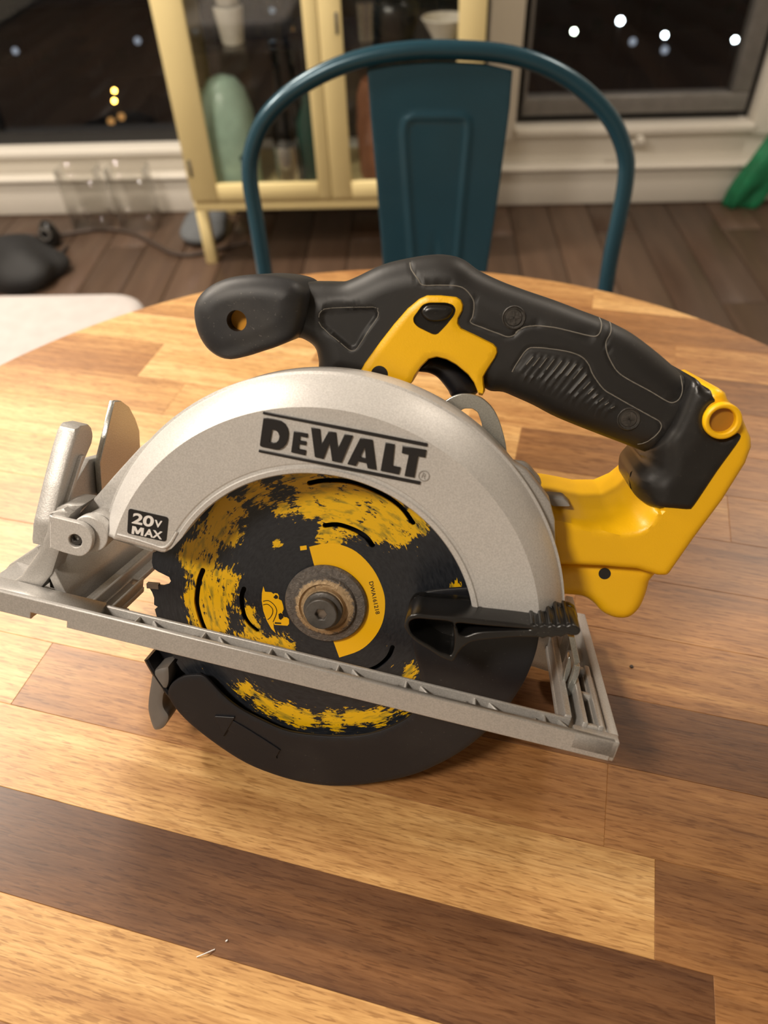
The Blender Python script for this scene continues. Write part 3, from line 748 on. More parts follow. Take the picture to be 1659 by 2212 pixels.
# splinter on the table
sp = join([tube([(0, 0, 0), (0.0035, 0.0012, 0.0008), (0.007, 0.003, 0)], 0.00022, 5), tube([(0.011, 0.006, 0), (0.0118, 0.0065, 0.0003)], 0.0003, 5)])
tag(link('wood_splinter', sp, M['white'], None, (-0.0905, 0.0835, 0.7503)), 'tiny pale wood splinter lying on the dark board near the bottom edge', 'splinter')
tag(link('speck', lathe([(0, 0), (0.0011, 0), (0.0009, 0.0006), (0, 0.0009)], 10), M['brown'], None, (0.1165, 0.2255, 0.75)), 'small dark speck on the board right of the saw', 'debris')

# ================================================================== TEAL METAL CHAIR
def chair_pt(x, v, n=0.0):
    L_ = math.hypot(0.055, 0.28)
    return Vector((x, 0.85 + v * 0.055 / L_ - n * 0.28 / L_, 0.62 + v * 0.28 / L_ + n * 0.055 / L_))
CH = Matrix(((1, 0, 0, 0), (0, 0.055 / 0.28535, -0.28 / 0.28535, 0.85), (0, 0.28 / 0.28535, 0.055 / 0.28535, 0.62), (0, 0, 0, 1)))
BASE = Vector((0.03, 0.66, 0))
chair = tag(empty('metal_chair', BASE), 'teal enamelled metal chair with a hooped tube back and pressed centre panel, behind the table', 'chair')
hp = catmull([(p[0], p[1]) for p in D['hoop']], 4)
pts = [chair_pt(x, v) - BASE for x, v in hp]
e0, e1 = pts[0], pts[-1]
pts = [Vector((0.185, 0.815 - BASE.y, 0.45))] + [e0 * 0.5 + Vector((0.19, 0.815 - BASE.y, 0.45)) * 0.5] + pts + [e1 * 0.5 + Vector((-0.19, 0.815 - BASE.y, 0.45)) * 0.5] + [Vector((-0.185, 0.815 - BASE.y, 0.45))]
link('back_hoop', tube(pts, 0.0095, 14), M['teal'], chair)
spl = [(p[0] * 1000, p[1] * 1000) for p in D['splat']]
# the panel runs on down to the seat
spl = spl[:8] + [(74, -150), (-26, -150)] + spl[10:]
emb = np.array([(p[0] * 1000, p[1] * 1000) for p in D['emboss']])
emb = np.array([(12 + (emb[0][0] - 24), -170.0)] + [tuple(e) for e in emb] + [(emb[-1][0], -170.0)])
cx_ = emb[:, 0].mean()
def rel(P, d):
    q = seg_dist(P, emb, False)
    r = 2.2 * np.exp(-(q / 3.2) ** 2)
    c = np.abs(P[:, 0] - cx_); t = np.clip((90 - P[:, 1]) / 60, 0, 1)
    return r - 2.4 * np.exp(-(c / 5.0) ** 2) * t
me = inflate(spl, -3.0, 1.2, 0.8, step=3.2, relief=rel, smooth=False, sharp=60)
link('back_panel', me.copy(), M['teal'], chair).matrix_local = Matrix.Translation(-BASE) @ CH
link('seat', box(-0.19, 0.19, -0.19, 0.175, 0.438, 0.452, 0.006, 3), M['teal'], chair)
link('seat_frame', join([box(-0.18, 0.18, -0.182, -0.176, 0.40, 0.439), box(-0.18, 0.18, 0.16, 0.166, 0.40, 0.439),
                         box(-0.182, -0.176, -0.18, 0.16, 0.40, 0.439), box(0.176, 0.182, -0.18, 0.16, 0.40, 0.439)]), M['teal'], chair)
for sx in (-1, 1):
    for sy in (-1, 1):
        link('leg', tube([(sx * 0.22, sy * 0.205, 0), (sx * 0.168, sy * 0.155, 0.437)], [0.013, 0.019], 10), M['teal'], chair)

# ================================================================== PALE UPHOLSTERED CHAIR
c2 = tag(empty('upholstered_chair', (-0.71, 0.98, 0)), 'pale grey upholstered chair seat at the left edge of the table', 'chair')
def rounded_rect(x0, x1, y0, y1, r, n=6):
    o = []
    for cx, cy, a in ((x1 - r, y1 - r, 0), (x0 + r, y1 - r, 90), (x0 + r, y0 + r, 180), (x1 - r, y0 + r, 270)):
        for k in range(n + 1):
            an = math.radians(a + 90 * k / n); o.append((cx + r * math.cos(an), cy + r * math.sin(an)))
    return o
me = inflate([(p[0] * 1000, p[1] * 1000) for p in rounded_rect(-0.24, 0.245, -0.25, 0.225, 0.075)], 420, 30, 16, step=12, smooth=False, sharp=70)
link('seat_cushion', me, M['fabric'], c2)
me = inflate([(p[0] * 1000, p[1] * 1000) for p in rounded_rect(-0.22, 0.20, 0, 0.36, 0.06)], 0, 22, 18, step=14, smooth=False, sharp=70)
bk = link('backrest', me, M['fabric'], c2); bk.rotation_euler = (math.radians(90), 0, math.radians(90)); bk.location = (-0.25, 0, 0.46)
for sx in (-1, 1):
    for sy in (-1, 1):
        link('leg', tube([(sx * 0.2, sy * 0.19, 0), (sx * 0.17, sy * 0.16, 0.391)], [0.009, 0.014], 10), M['blackf'], c2)

# ================================================================== CREAM CABINET
CX0, CX1, CY = -0.658, 0.186, 2.207
cab = tag(empty('display_cabinet', ((CX0 + CX1) / 2, CY + 0.2, 0)), 'cream yellow metal cabinet with two glass doors on slender legs, by the window', 'cabinet')
def cbox(x0, x1, y0, y1, z0, z1, bev=0.002): 
    return box(x0 - (CX0 + CX1) / 2, x1 - (CX0 + CX1) / 2, y0 - CY - 0.2, y1 - CY - 0.2, z0, z1, bev, 1)
link('carcass', join([cbox(CX0, CX0 + 0.02, CY + 0.02, CY + 0.40, 0.17, 1.13), cbox(CX1 - 0.02, CX1, CY + 0.02, CY + 0.40, 0.17, 1.13),
                      cbox(CX0, CX1, CY + 0.0, CY + 0.40, 0.168, 0.205), cbox(CX0, CX1, CY, CY + 0.40, 1.10, 1.13)]), M['cream'], cab)
link('back_panel', cbox(CX0 + 0.02, CX1 - 0.02, CY + 0.39, CY + 0.394, 0.205, 1.10), M['cglass'], cab)
for a, b in ((CX0, CX0 + 0.032), (CX1 - 0.032, CX1)):
    for c, d in ((CY, CY + 0.032), (CY + 0.368, CY + 0.40)):
        link('leg', cbox(a, b, c, d, 0, 0.168), M['cream'], cab)
def door(x0, x1, gx0, gx1, ks):
    d = link('door', join([cbox(x0, gx0, CY - 0.018, CY, 0.206, 1.10), cbox(gx1, x1, CY - 0.018, CY, 0.206, 1.10),
                           cbox(gx0, gx1, CY - 0.018, CY, 0.206, 0.253), cbox(gx0, gx1, CY - 0.018, CY, 1.05, 1.10)]), M['cream'], cab)
    link('door_glass', cbox(gx0, gx1, CY - 0.010, CY - 0.006, 0.253, 1.05, 0), M['cglass'], d)
    for zz, w_ in ks:
        link('keyhole', cbox(zz[0] - 0.004, zz[0] + 0.004, CY - 0.021, CY - 0.018, zz[1] - 0.024, zz[1] + 0.024, 0.001), M['darksteel'], d)
door(CX0 + 0.001, -0.2405, -0.576, -0.278, [((-0.642, 0.30), 0)])
door(-0.2385, CX1 - 0.001, -0.18, 0.115, [((-0.192, 0.645), 0)])
sh = link('shelf', cbox(CX0 + 0.021, CX1 - 0.021, CY + 0.03, CY + 0.385, 0.574, 0.580, 0), M['cglass'], cab)

Yc = CY + 0.14
def put(name, me, mat, loc, label, cat, group=None):
    return tag(link(name, me, mat, None, loc), label, cat, group)
t = tag(empty('soda_maker', (-0.538, CY + 0.105, 0.206)), 'mint green rounded bullet-shaped appliance on the cabinet floor, left side', 'appliance')
link('body', lathe([(0, 0), (0.074, 0), (0.076, 0.01), (0.080, 0.14), (0.076, 0.21), (0.062, 0.262), (0.04, 0.29), (0, 0.303)], 32, 60), M['mint'], t)
link('spout', join([box(-0.088, -0.02, -0.035, 0.035, 0.20, 0.262, 0.02, 4)]), M['mint'], t)
for dx in (0.0, 0.04):
    link('button', xf(lathe([(0, 0), (0.009, 0), (0.009, 0.005), (0, 0.006)], 14), Matrix.Translation((dx, -0.0725 - (0 if dx == 0 else -0.006), 0.10)) @ Matrix.Rotation(math.radians(90), 4, 'X')), M['dgreen'], t)
put('shaker', lathe([(0, 0), (0.034, 0), (0.036, 0.005), (0.036, 0.115), (0.034, 0.12), (0, 0.12)], 32), M['steel'], (-0.375, CY + 0.08, 0.206), 'brushed steel canister on the cabinet floor beside the mint appliance', 'canister')
put('black_bottle', lathe([(0, 0), (0.034, 0), (0.036, 0.01), (0.036, 0.17), (0.012, 0.22), (0.012, 0.29), (0, 0.29)], 24), M['gloss'], (-0.40, CY + 0.22, 0.206), 'black bottle behind the steel canister', 'bottle')
put('green_bottle', lathe([(0, 0), (0.036, 0), (0.038, 0.01), (0.038, 0.17), (0.014, 0.22), (0.013, 0.29), (0, 0.29)], 24), M['dgreen'], (-0.305, CY + 0.12, 0.206), 'dark green bottle at the right end of the left door', 'bottle')
def goblet(x, y, lab):
    put('wine_glass', lathe([(0, 0), (0.03, 0), (0.03, 0.002), (0.004, 0.006), (0.004, 0.07), (0.02, 0.085), (0.034, 0.11), (0.036, 0.14), (0.03, 0.165), (0.029, 0.165), (0.034, 0.14), (0.032, 0.11), (0.015, 0.088), (0, 0.08)], 24), M['jarglass'], (x, y, 0.581), lab, 'glass', 'glasses on the cabinet shelf')
goblet(-0.42, CY + 0.13, 'clear stemmed glass right of the white cups'); goblet(-0.325, CY + 0.18, 'clear stemmed glass second right of the white cups'); goblet(-0.355, CY + 0.075, 'clear stemmed glass in front of the others on the shelf')
goblet(-0.55, CY + 0.12, 'clear stemmed glass left of the white cups')
cup = [(0, 0), (0.026, 0), (0.030, 0.004), (0.040, 0.085), (0.038, 0.087), (0.028, 0.01), (0, 0.008)]
put('cup', lathe(cup, 28, 40), M['porc'], (-0.487, CY + 0.10, 0.581), 'white tapered cup, lower one of the stack on the shelf', 'cup', 'white cups')
put('cup', lathe(cup, 28, 40), M['porc'], (-0.487, CY + 0.10, 0.669), 'white tapered cup, upper one of the stack on the shelf', 'cup', 'white cups')
put('clay_vase', lathe([(0, 0), (0.035, 0), (0.045, 0.03), (0.05, 0.16), (0.045, 0.24), (0.03, 0.28), (0.028, 0.275), (0, 0.25)], 28, 60), M['terra'], (-0.115, CY + 0.11, 0.206), 'tall terracotta vase behind the right cabinet door', 'vase')
put('dark_pot', lathe([(0, 0), (0.05, 0), (0.065, 0.03), (0.068, 0.075), (0.04, 0.095), (0, 0.105)], 28, 60), M['gloss'], (-0.050, CY + 0.14, 0.581), 'glossy black rounded pot on the shelf behind the right door', 'pot')
put('red_rim_bowl', lathe([(0, 0), (0.03, 0), (0.035, 0.01), (0.062, 0.05), (0.060, 0.052), (0.03, 0.014), (0, 0.012)], 28, 60), M['porc'], (0.083, CY + 0.08, 0.581), 'white bowl on the shelf at the far right of the cabinet', 'bowl')
put('tumbler', lathe([(0, 0), (0.022, 0), (0.026, 0.085), (0.024, 0.085), (0.021, 0.005), (0, 0.005)], 24), M['steel'], (-0.125, CY + 0.10, 0.581), 'small steel tumbler at the left of the right door shelf', 'cup')

# ================================================================== THINGS ON THE FLOOR
def vase(x, y, lab):
    o = [(p[0] * 1000, p[1] * 1000) for p in rounded_rect(-0.066, 0.066, -0.05, 0.05, 0.018)]
    i = [(p[0] * 1000, p[1] * 1000) for p in rounded_rect(-0.062, 0.062, -0.046, 0.046, 0.015)]
    me = join([plate(o, 4, 200, [i]), plate(o, 0, 4)])
    put('glass_vase', me, M['jarglass'], (x, y, 0), lab, 'vase', 'clear rectangular vases by the baseboard')
vase(-1.11, 2.50, 'clear rectangular glass vase by the baseboard, left one of two'); vase(-0.945, 2.50, 'clear rectangular glass vase by the baseboard, right one of two')
def lump(rx, ry, rz, seed, amp, sub=4, fn=None):
    bm = bmesh.new(); bmesh.ops.create_icosphere(bm, subdivisions=sub, radius=1)
    rnd = random.Random(seed); ks = [(Vector((rnd.uniform(-1, 1), rnd.uniform(-1, 1), rnd.uniform(-1, 1))).normalized() * rnd.uniform(2, 7), rnd.uniform(0, 6)) for _ in range(7)]
    for v in bm.verts:
        d = 1 + amp * sum(math.sin(v.co.dot(k_) + p_) for k_, p_ in ks) / 3
        c = v.co * d
        v.co = Vector((c.x * rx, c.y * ry, max(c.z, -0.55) * rz))
        if fn: v.co = fn(v.co)
    zmin = min(v.co.z for v in bm.verts)
    for v in bm.verts: v.co.z -= zmin
    me = bpy.data.meshes.new('m'); bm.to_mesh(me); bm.free()
    for p in me.polygons: p.use_smooth = True
    return me
put('black_bag', lump(0.14, 0.12, 0.07, 3, 0.22), M['blackcloth'], (-1.24, 2.13, 0.0), 'crumpled black bag on the floor at the left edge', 'bag')
t = tag(empty('power_adapter', (-1.21, 2.36, 0)), 'round black power adapter on the floor in front of the white baseboard', 'adapter')
link('body', lump(0.035, 0.03, 0.055, 5, 0.05, 3), M['gloss'], t)
link('socket_ring', xf(lathe([(0.014, 0), (0.02, 0), (0.02, 0.008), (0.014, 0.008), (0.014, 0)], 20), Matrix.Translation((0, -0.024, 0.05)) @ Matrix.Rotation(math.radians(90), 4, 'X')), M['frame'], t)
cp = catmull([(-1.45, 2.30, .008), (-1.34, 2.42, .008), (-1.24, 2.41, .008), (-1.15, 2.44, .008), (-1.06, 2.46, .008), (-0.95, 2.42, .008), (-0.85, 2.33, .008), (-0.78, 2.27, .008), (-0.70, 2.26, .008), (-0.55, 2.34, .008)], 6)
put('cable', tube([(p[0] + 1.0, p[1] - 2.3, p[2]) for p in cp], 0.007, 8), M['brown'], (-1.0, 2.3, 0), 'brown cable running across the floor toward the cabinet leg', 'cable')
cp = catmull([(-1.42, 2.28, .006), (-1.36, 2.36, .006), (-1.27, 2.385, .006), (-1.215, 2.30, .006), (-1.16, 2.28, .006), (-1.15, 2.33, .006)], 6)
put('cable', tube([(p[0] + 1.3, p[1] - 2.3, p[2]) for p in cp], 0.005, 8), M['blackf'], (-1.3, 2.3, 0), 'thin black cable looping beside the black bag', 'cable')
put('slipper', lump(0.075, 0.12, 0.05, 9, 0.08), M['bluegrey'], (-0.70, 2.43, 0), 'soft blue-grey slipper on the floor behind the cabinet leg', 'slipper')
def lean(c): return Vector((c.x + 0.40 * (c.z + 0.08), c.y, c.z))
put('green_bag', lump(0.075, 0.035, 0.22, 21, 0.30, 4, lean), M['cloth'], (1.135, 2.555, 0.0), 'crumpled bright green cloth bag at the right edge against the wall', 'bag')

# ================================================================== CIRCULAR SAW
# local frame in millimetres: blade centre at the origin, u along the shoe, v up in the blade plane, w out of the blade toward the viewer
U = Vector((0.973697, -0.174604, -0.146385)); V = Vector((0.208018, 0.419071, 0.883803)); N = Vector((-0.092970, -0.891007, 0.444369))
BC = Vector((-0.038808, 0.202354, 0.835474))
R4 = Matrix((U, V, N)).transposed()
base_w = Vector((BC.x, BC.y, 0.75))
OFF = R4.transposed() @ (BC - base_w)          # blade centre seen from the saw's base point
saw = empty('circular_saw', base_w)
saw.rotation_euler = R4.to_euler()
tag(saw, 'yellow and black cordless circular saw with a silver guard, leaning on the wooden table', 'circular saw')
def P(name, me, mat, parent=None, label=None):
    o = link(name, me, mat, parent or saw, OFF if parent is None else (0, 0, 0))
    if label: o['label'] = label
    return o

# ---- blade
def blade_outline():
    out = []
    nt_ = 18; ph = 184.0
    for k in range(nt_):
        a0 = ph + k * 20.0
        prof = [(0.0, 75.0), (0.7, 72.4), (2.2, 71.6), (3.7, 72.8), (4.5, 75.5), (4.3, 82.5), (5.2, 82.3), (7.0, 80.9), (9.0, 80.2), (11.5, 80.8), (12.3, 79.2), (13.2, 80.9), (16.5, 80.8), (18.5, 80.0), (19.4, 77.5)]
        for da, r in prof:
            a = math.radians(a0 + da); out.append((r * math.cos(a), r * math.sin(a)))
    return out
slots = [strip(D['slots'], 2.2), strip(D['slot2'], 2.4), strip(D['slot3'], 2.2), strip(D['slot4'], 2.0), strip(D['slot5'], 2.4)]
m, nt, b = newmat('worn_painted_blade')
tc = nd(nt, 'ShaderNodeTexCoord')
vm = nd(nt, 'ShaderNodeVectorMath', operation='MULTIPLY'); lk(nt, tc.outputs['Object'], vm.inputs[0]); vm.inputs[1].default_value = (1000, 1000, 0)
pos = vm.outputs[0]
sx = nd(nt, 'ShaderNodeSeparateXYZ'); lk(nt, pos, sx.inputs[0])
ln = nd(nt, 'ShaderNodeVectorMath', operation='LENGTH'); lk(nt, pos, ln.inputs[0])
rad = ln.outputs['Value']
th = math_(nt, 'ARCTAN2', sx.outputs[1], sx.outputs[0])
pc = nd(nt, 'ShaderNodeCombineXYZ'); lk(nt, math_(nt, 'MULTIPLY', rad, 0.55), pc.inputs[0]); lk(nt, math_(nt, 'MULTIPLY', th, 7.0), pc.inputs[1])
scr = noise(nt, pc.outputs[0], 1.6, 4, 0.7, 0.4)
lump_n = noise(nt, pos, 0.16, 4, 0.62)
acc = None
for (bx, by), br in zip(D['blobs'], D['blobr']):
    ds = nd(nt, 'ShaderNodeVectorMath', operation='DISTANCE'); lk(nt, pos, ds.inputs[0]); ds.inputs[1].default_value = (bx, by, 0)
    g = math_(nt, 'EXPONENT', math_(nt, 'MULTIPLY', math_(nt, 'POWER', ds.outputs['Value'], 2.0), -0.75 / (br * br)))
    acc = g if acc is None else math_(nt, 'ADD', acc, g)
q = math_(nt, 'MULTIPLY_ADD', scr, 2.5, math_(nt, 'MINIMUM', acc, 1.05))
q = math_(nt, 'MULTIPLY_ADD', lump_n, 1.7, q)
mask = sramp(nt, q, 2.74, 2.90)
fade = noise(nt, pc.outputs[0], 0.7, 3)
yc = ramp(nt, fade, [(0.32, (0.30, 0.22, 0.02)), (0.48, (0.80, 0.47, 0.006))])
darkc = ramp(nt, scr, [(0.3, (0.008, 0.010, 0.014)), (0.8, (0.03, 0.033, 0.04))])
lk(nt, mixc(nt, mask, darkc, yc), b.inputs['Base Color'])
lk(nt, math_(nt, 'MULTIPLY_ADD', scr, 0.25, 0.22), b.inputs['Roughness'])
M['blade'] = m
blade = P('saw_blade', plate(blade_outline(), -0.8, 0.8, slots), M['blade'], None, 'round black blade with worn yellow paint and carbide teeth')
for k in range(18):
    a = math.radians(184 + 20 * k + 4.9)
    tm = box(-0.0012, 0.0012, -0.0028, 0.0028, -0.0011, 0.0011)
    tm = xf(tm, Matrix.Rotation(a, 4, 'Z') @ Matrix.Translation((0.0803, 0, 0)) @ Matrix.Rotation(math.radians(90), 4, 'Z'))
    P('carbide_tip', tm, M['tip'], blade)
P('blade_label', plate(catmull(D['label'][1:-2], 4) + [D['label'][-2], D['label'][-1], D['label'][0]], 0.8, 0.95), M['yellow'], blade, 'yellow crescent printed label')
P('label_lettering', text('DWA161218', *D['lab_text'], 0.95, 0.08, 0.01), M['black'], blade, 'dark model lettering')
P('saw_emblem', plate(D['icon'], 0.8, 0.92), M['yellow'], blade, 'small yellow printed saw pictogram')
P('emblem_line', join([plate(D['icon_dark'], 0.92, 1.0), plate(D['icon_dark2'], 0.92, 1.0), plate(D['icon_slot'], 0.92, 1.0),
                       plate(strip(D['icon_arc'], 0.35), 0.92, 1.0), plate(strip(D['icon_arc2'], 0.35), 0.92, 1.0)]), M['black'], blade)
P('yellow_tick', plate(D['tick'], 0.8, 0.92), M['yellow'], blade)
# ---- flange and bolt
m, nt, b = newmat('dusty_flange')
co = objco(nt)
ln = nd(nt, 'ShaderNodeVectorMath', operation='LENGTH')
v2 = nd(nt, 'ShaderNodeVectorMath', operation='MULTIPLY'); lk(nt, co, v2.inputs[0]); v2.inputs[1].default_value = (1000, 1000, 0); lk(nt, v2.outputs[0], ln.inputs[0])
r_ = ln.outputs['Value']
band = math_(nt, 'MULTIPLY', sramp(nt, r_, 7.5, 9.0), math_(nt, 'SUBTRACT', 1.0, sramp(nt, r_, 11.5, 14.5)))
dn = noise(nt, co, 420, 5, 0.7, 1.2)
ms = sramp(nt, math_(nt, 'MULTIPLY_ADD', band, 0.42, dn), 0.62, 0.86)
c = mixc(nt, ms, ramp(nt, dn, [(0.3, (0.09, 0.083, 0.078)), (0.7, (0.21, 0.185, 0.165))]), (0.50, 0.36, 0.21))
lk(nt, c, b.inputs['Base Color']); b.inputs['Roughness'].default_value = 0.5; b.inputs['Metallic'].default_value = 0.35
bump(nt, b, dn, 0.9, 0.0008)
M['flange'] = m
fl = P('arbor_flange', lathe([(0, 0.0008), (0.0182, 0.0008), (0.0184, 0.0022), (0.0176, 0.0034), (0.0142, 0.0038), (0.0135, 0.0052), (0.0112, 0.0062), (0.0106, 0.0050), (0.0092, 0.0050), (0.0090, 0.0075), (0.0, 0.0075)], 64), M['flange'], None, 'round steel clamping flange caked with sawdust')
hexo = [(2.6 * math.cos(math.radians(60 * k + 12)), 2.6 * math.sin(math.radians(60 * k + 12))) for k in range(6)]
P('blade_bolt', join([plate(circle(0, 0, 7.0, 40), 9.5, 12.8, [hexo], 0.5), xf(lathe([(0.0085, 0.0074), (0.0085, 0.0090), (0.0072, 0.0097), (0.0, 0.0097)], 40), Matrix.Identity(4))]), M['darksteel'], fl, 'dark hex socket bolt head')
P('socket_bore', plate(hexo, 9.55, 10.6), M['tip'], fl)

# ---- upper guard: a profile swept round the blade axis
def guard():
    prof = [(65.0, 17.5), (65.0, 21.6), (65.5, 22.5), (67.2, 22.6), (67.7, 21.7), (68.6, 21.6), (69.2, 22.1)]
    prof += [(70.6, 22.15), (73.5, 22.15), (78, 22.15), (84, 22.15), (90.0, 22.15), (91.0, 22.15)]
    for k in range(1, 9):
        a = k / 8
        prof.append((91.0 + 10.0 * (a if a < 0.5 else 0.5 + (a - 0.5) * (1.12 - 0.24 * (a - 0.5))), 22.15 - 15.0 * (0.68 * a + 0.32 * a * a)))
    prof += [(101.2, 6.6), (102.2, 6.3), (102.3, 4.8), (101.5, 4.2), (101.5, -12.0), (99.0, -12.0), (99.0, 3.5), (97.0, 8), (92.0, 16.5), (90.0, 18.8), (70, 18.8), (67.5, 17.5)]
    def endL(r, w):
        # rounded inner corner, then a straight cut
        if r < 71:
            t = (71 - r) / 6.0
            base = 166.8
            return base - 15.0 * (1 - math.sqrt(max(0, 1 - t ** 2.2))) 
        if r < 92: return 166.8 + (r - 71) / 21 * 2.6
        return 169.4 + (r - 92) / 10 * 4.6
    def endR(r, w): return 21.6 - (r - 65) / 37 * 8.0 if r < 92 else 15.8 - (r - 92) / 10 * 2.3
    n = len(prof); seg = 150
    vs, fs = [], []
    for i in range(seg + 1):
        t = i / seg
        for r, w in prof:
            a = math.radians(endR(r, w) + (endL(r, w) - endR(r, w)) * t)
            vs.append((r * math.cos(a) * 1e-3, r * math.sin(a) * 1e-3, w * 1e-3))
    for i in range(seg):
        for k in range(n):
            l = (k + 1) % n
            fs.append((i * n + k, i * n + l, (i + 1) * n + l, (i + 1) * n + k))
    me = mesh(vs, fs, 16)
    bm = bmesh.new(); bm.from_mesh(me)
    bmesh.ops.holes_fill(bm, edges=[e for e in bm.edges if e.is_boundary], sides=0)
    bmesh.ops.triangulate(bm, faces=[f for f in bm.faces if len(f.verts) > 4])
    bmesh.ops.recalc_face_normals(bm, faces=bm.faces)
    bm.to_mesh(me); bm.free()
    return me
ug = P('upper_guard', guard(), M['silver'], None, 'cast silver upper blade guard')
# raised rim that closes the lower edge of the guard's left end
def arcp(r, a): return (r * math.cos(math.radians(a)), r * math.sin(math.radians(a)))
P('edge_bead', xf(tube([(p[0] * 1e-3, p[1] * 1e-3, 0.0220) for p in catmull([arcp(68.4, 157), arcp(68.6, 162), arcp(70.4, 164.9), arcp(75, 165.7), arcp(82, 166.5), arcp(90, 167.6)], 6)], 0.0007, 8), Matrix.Identity(4)), M['silver'], ug)
for key, hk in (('LD', 'LDh'), ('LE', None), ('LW', None), ('LA', 'LAh'), ('LL', None), ('LT', None)):
    P('raised_letter', plate(D[key], 22.0, 23.0, [D[hk]] if hk else [], 0.18), M['black'], ug, 'black raised letter')
P('logo_bar', plate(D['bar1'], 22.0, 22.9, [], 0.15), M['black'], ug, 'black raised bar above the lettering')
P('logo_bar', plate(D['bar2'], 22.0, 22.9, [], 0.15), M['black'], ug, 'black raised bar below the lettering')
rg = D['reg'][0]
P('registered_mark', join([plate(circle(rg[0], rg[1], 2.15, 28), 22.0, 22.5, [circle(rg[0], rg[1], 1.8, 28)]),
                           text('R', (rg[0] - 0.9, rg[1] - 0.75), (rg[0] + 0.75, rg[1] - 1.25), (rg[0] - 0.55, rg[1] + 1.2), 22.1, 0.35, 0.0)]), M['grey'], ug, 'small grey circled R')
bd = D['badge']
def round_poly(poly, r, n=4):
    out = []
    k_ = len(poly)
    for i in range(k_):
        p = np.array(poly[i]); a = np.array(poly[i - 1]) - p; b_ = np.array(poly[(i + 1) % k_]) - p
        a = a / np.linalg.norm(a) * r; b_ = b_ / np.linalg.norm(b_) * r
        for j in range(n + 1):
            t_ = j / n; out.append(tuple(float(c_) for c_ in (p + a * (1 - t_) ** 2 + b_ * t_ ** 2)))
    return out
P('voltage_badge', plate(round_poly(bd, 1.3), 22.0, 22.45), M['black'], ug, 'black badge with white 20V MAX print')
o_, r_2, t_2 = (np.array(q_) for q_ in D['tMAX'])
ax_o = tuple(o_ + (r_2 - o_) * 0.41); ax_t = tuple(t_2 + (r_2 - o_) * 0.41)
mp_ = [(0, 0), (0, 1), (.30, 1), (.5, .50), (.70, 1), (1, 1), (1, 0), (.78, 0), (.78, .58), (.59, .10), (.41, .10), (.22, .58), (.22, 0)]
letter_m = plate([tuple(o_ + (r_2 - o_) * 0.385 * a_ + (t_2 - o_) * b_) for a_, b_ in mp_], 22.45, 22.55)
P('badge_lettering', join([text('20', *D['t20'], 22.45, 0.1, 0.03), text('V', *D['tV'], 22.45, 0.1, 0.03), letter_m, text('AX', ax_o, D['tMAX'][1], ax_t, 22.45, 0.1, 0.03)]), M['white'], ug, 'white lettering')

# ---- plates behind the guard
P('guard_flange', inflate(D['gl_plate'], 2.0, 1.6, 0.8, step=3, smooth=False), M['silver'], None, 'silver web joining guard and hinge')
P('gear_case', join([inflate(D['gr_plate'], -3.0, 5, 1.2, step=3, smooth=False), inflate(D['gr_dark'], -14, 5, 2, step=3)]), M['plate'], None, 'grey gear case edge behind the guard')
P('depth_lever', plate(catmull(D['depth'], 4, True), -17.2, -15.2, [round_poly(D['depthh'], 0.6)], 0.3), M['zinc'], None, 'zinc plated depth quadrant with a slot')
P('slot_backing', plate(circle(0, 0, 71.5, 90), -11, -9), M['guardblack'], None, 'added black disc that keeps the blade slots dark')  # black disc added so the slots read as shaded gaps
P('motor_housing', xf(lathe([(0, -0.0115), (0.052, -0.0115), (0.056, -0.02), (0.050, -0.045), (0.036, -0.06), (0.034, -0.085), (0.028, -0.092), (0, -0.092)], 48), Matrix.Translation((0.0, 0.012, 0))), M['guardblack'], None, 'dark motor housing behind the blade')

# ---- lower guard
lgm = inflate(D['lg'], 6.0, 1.0, 0.7, step=1.8, smooth=True)
# outer wall and rear cheek of the guard
def sweep(prof, a0, a1, seg=70):
    vs, fs = [], []; n = len(prof)
    for i in range(seg + 1):
        a = math.radians(a0 + (a1 - a0) * i / seg)
        for r, w in prof: vs.append((r * math.cos(a) * 1e-3, r * math.sin(a) * 1e-3, w * 1e-3))
    for i in range(seg):
        for k in range(n):
            l = (k + 1) % n; fs.append((i * n + k, i * n + l, (i + 1) * n + l, (i + 1) * n + k))
    fs.append(tuple(range(n))[::-1]); fs.append(tuple(seg * n + k for k in range(n)))
    return mesh(vs, fs, 40)
lower = P('lower_guard', lgm, M['guardblack'], None, 'black retractable lower blade guard')
P('rim_wall', sweep([(91.2, 5.8), (92.3, 5.2), (92.3, -5.0), (91.0, -6.2), (60, -6.2), (60, -5.0), (90.2, -5.0), (90.2, 5.0)], 212, 382), M['guardblack'], lower)
P('stop_hook', inflate(D['hook'], -1.5, 7, 1.5, step=1.5), M['frame'], lower, 'dark grey hooked tip of the guard')
P('rotation_arrow', join([plate(round_poly(D['arrow'], 0.8), 6.8, 8.0, [], 0.4), plate(catmull(D['arrow_bar'], 3, True), 6.8, 7.7, [], 0.35)]), M['guardblack'], lower, 'raised direction arrow')
# ---- lever of the lower guard
lv = P('guard_lever', plate(catmull(D['lever'], 3, True), 12, 33, [catmull(D['leverh1'], 3, True), catmull(D['leverh2'], 3, True)], 0.6), M['gloss'], None, 'glossy black retracting lever')
P('lever_web', plate(catmull(D['lever'], 3, True), 14, 17), M['gloss'], lv)
for p in D['lever_ribs']:
    P('grip_rib', box((p[0] - 0.9) * 1e-3, (p[0] + 0.6) * 1e-3, (p[1] - 1.0) * 1e-3, (p[1] + 0.9) * 1e-3, 0.0125, 0.0325, 0.0004, 2), M['gloss'], lv)

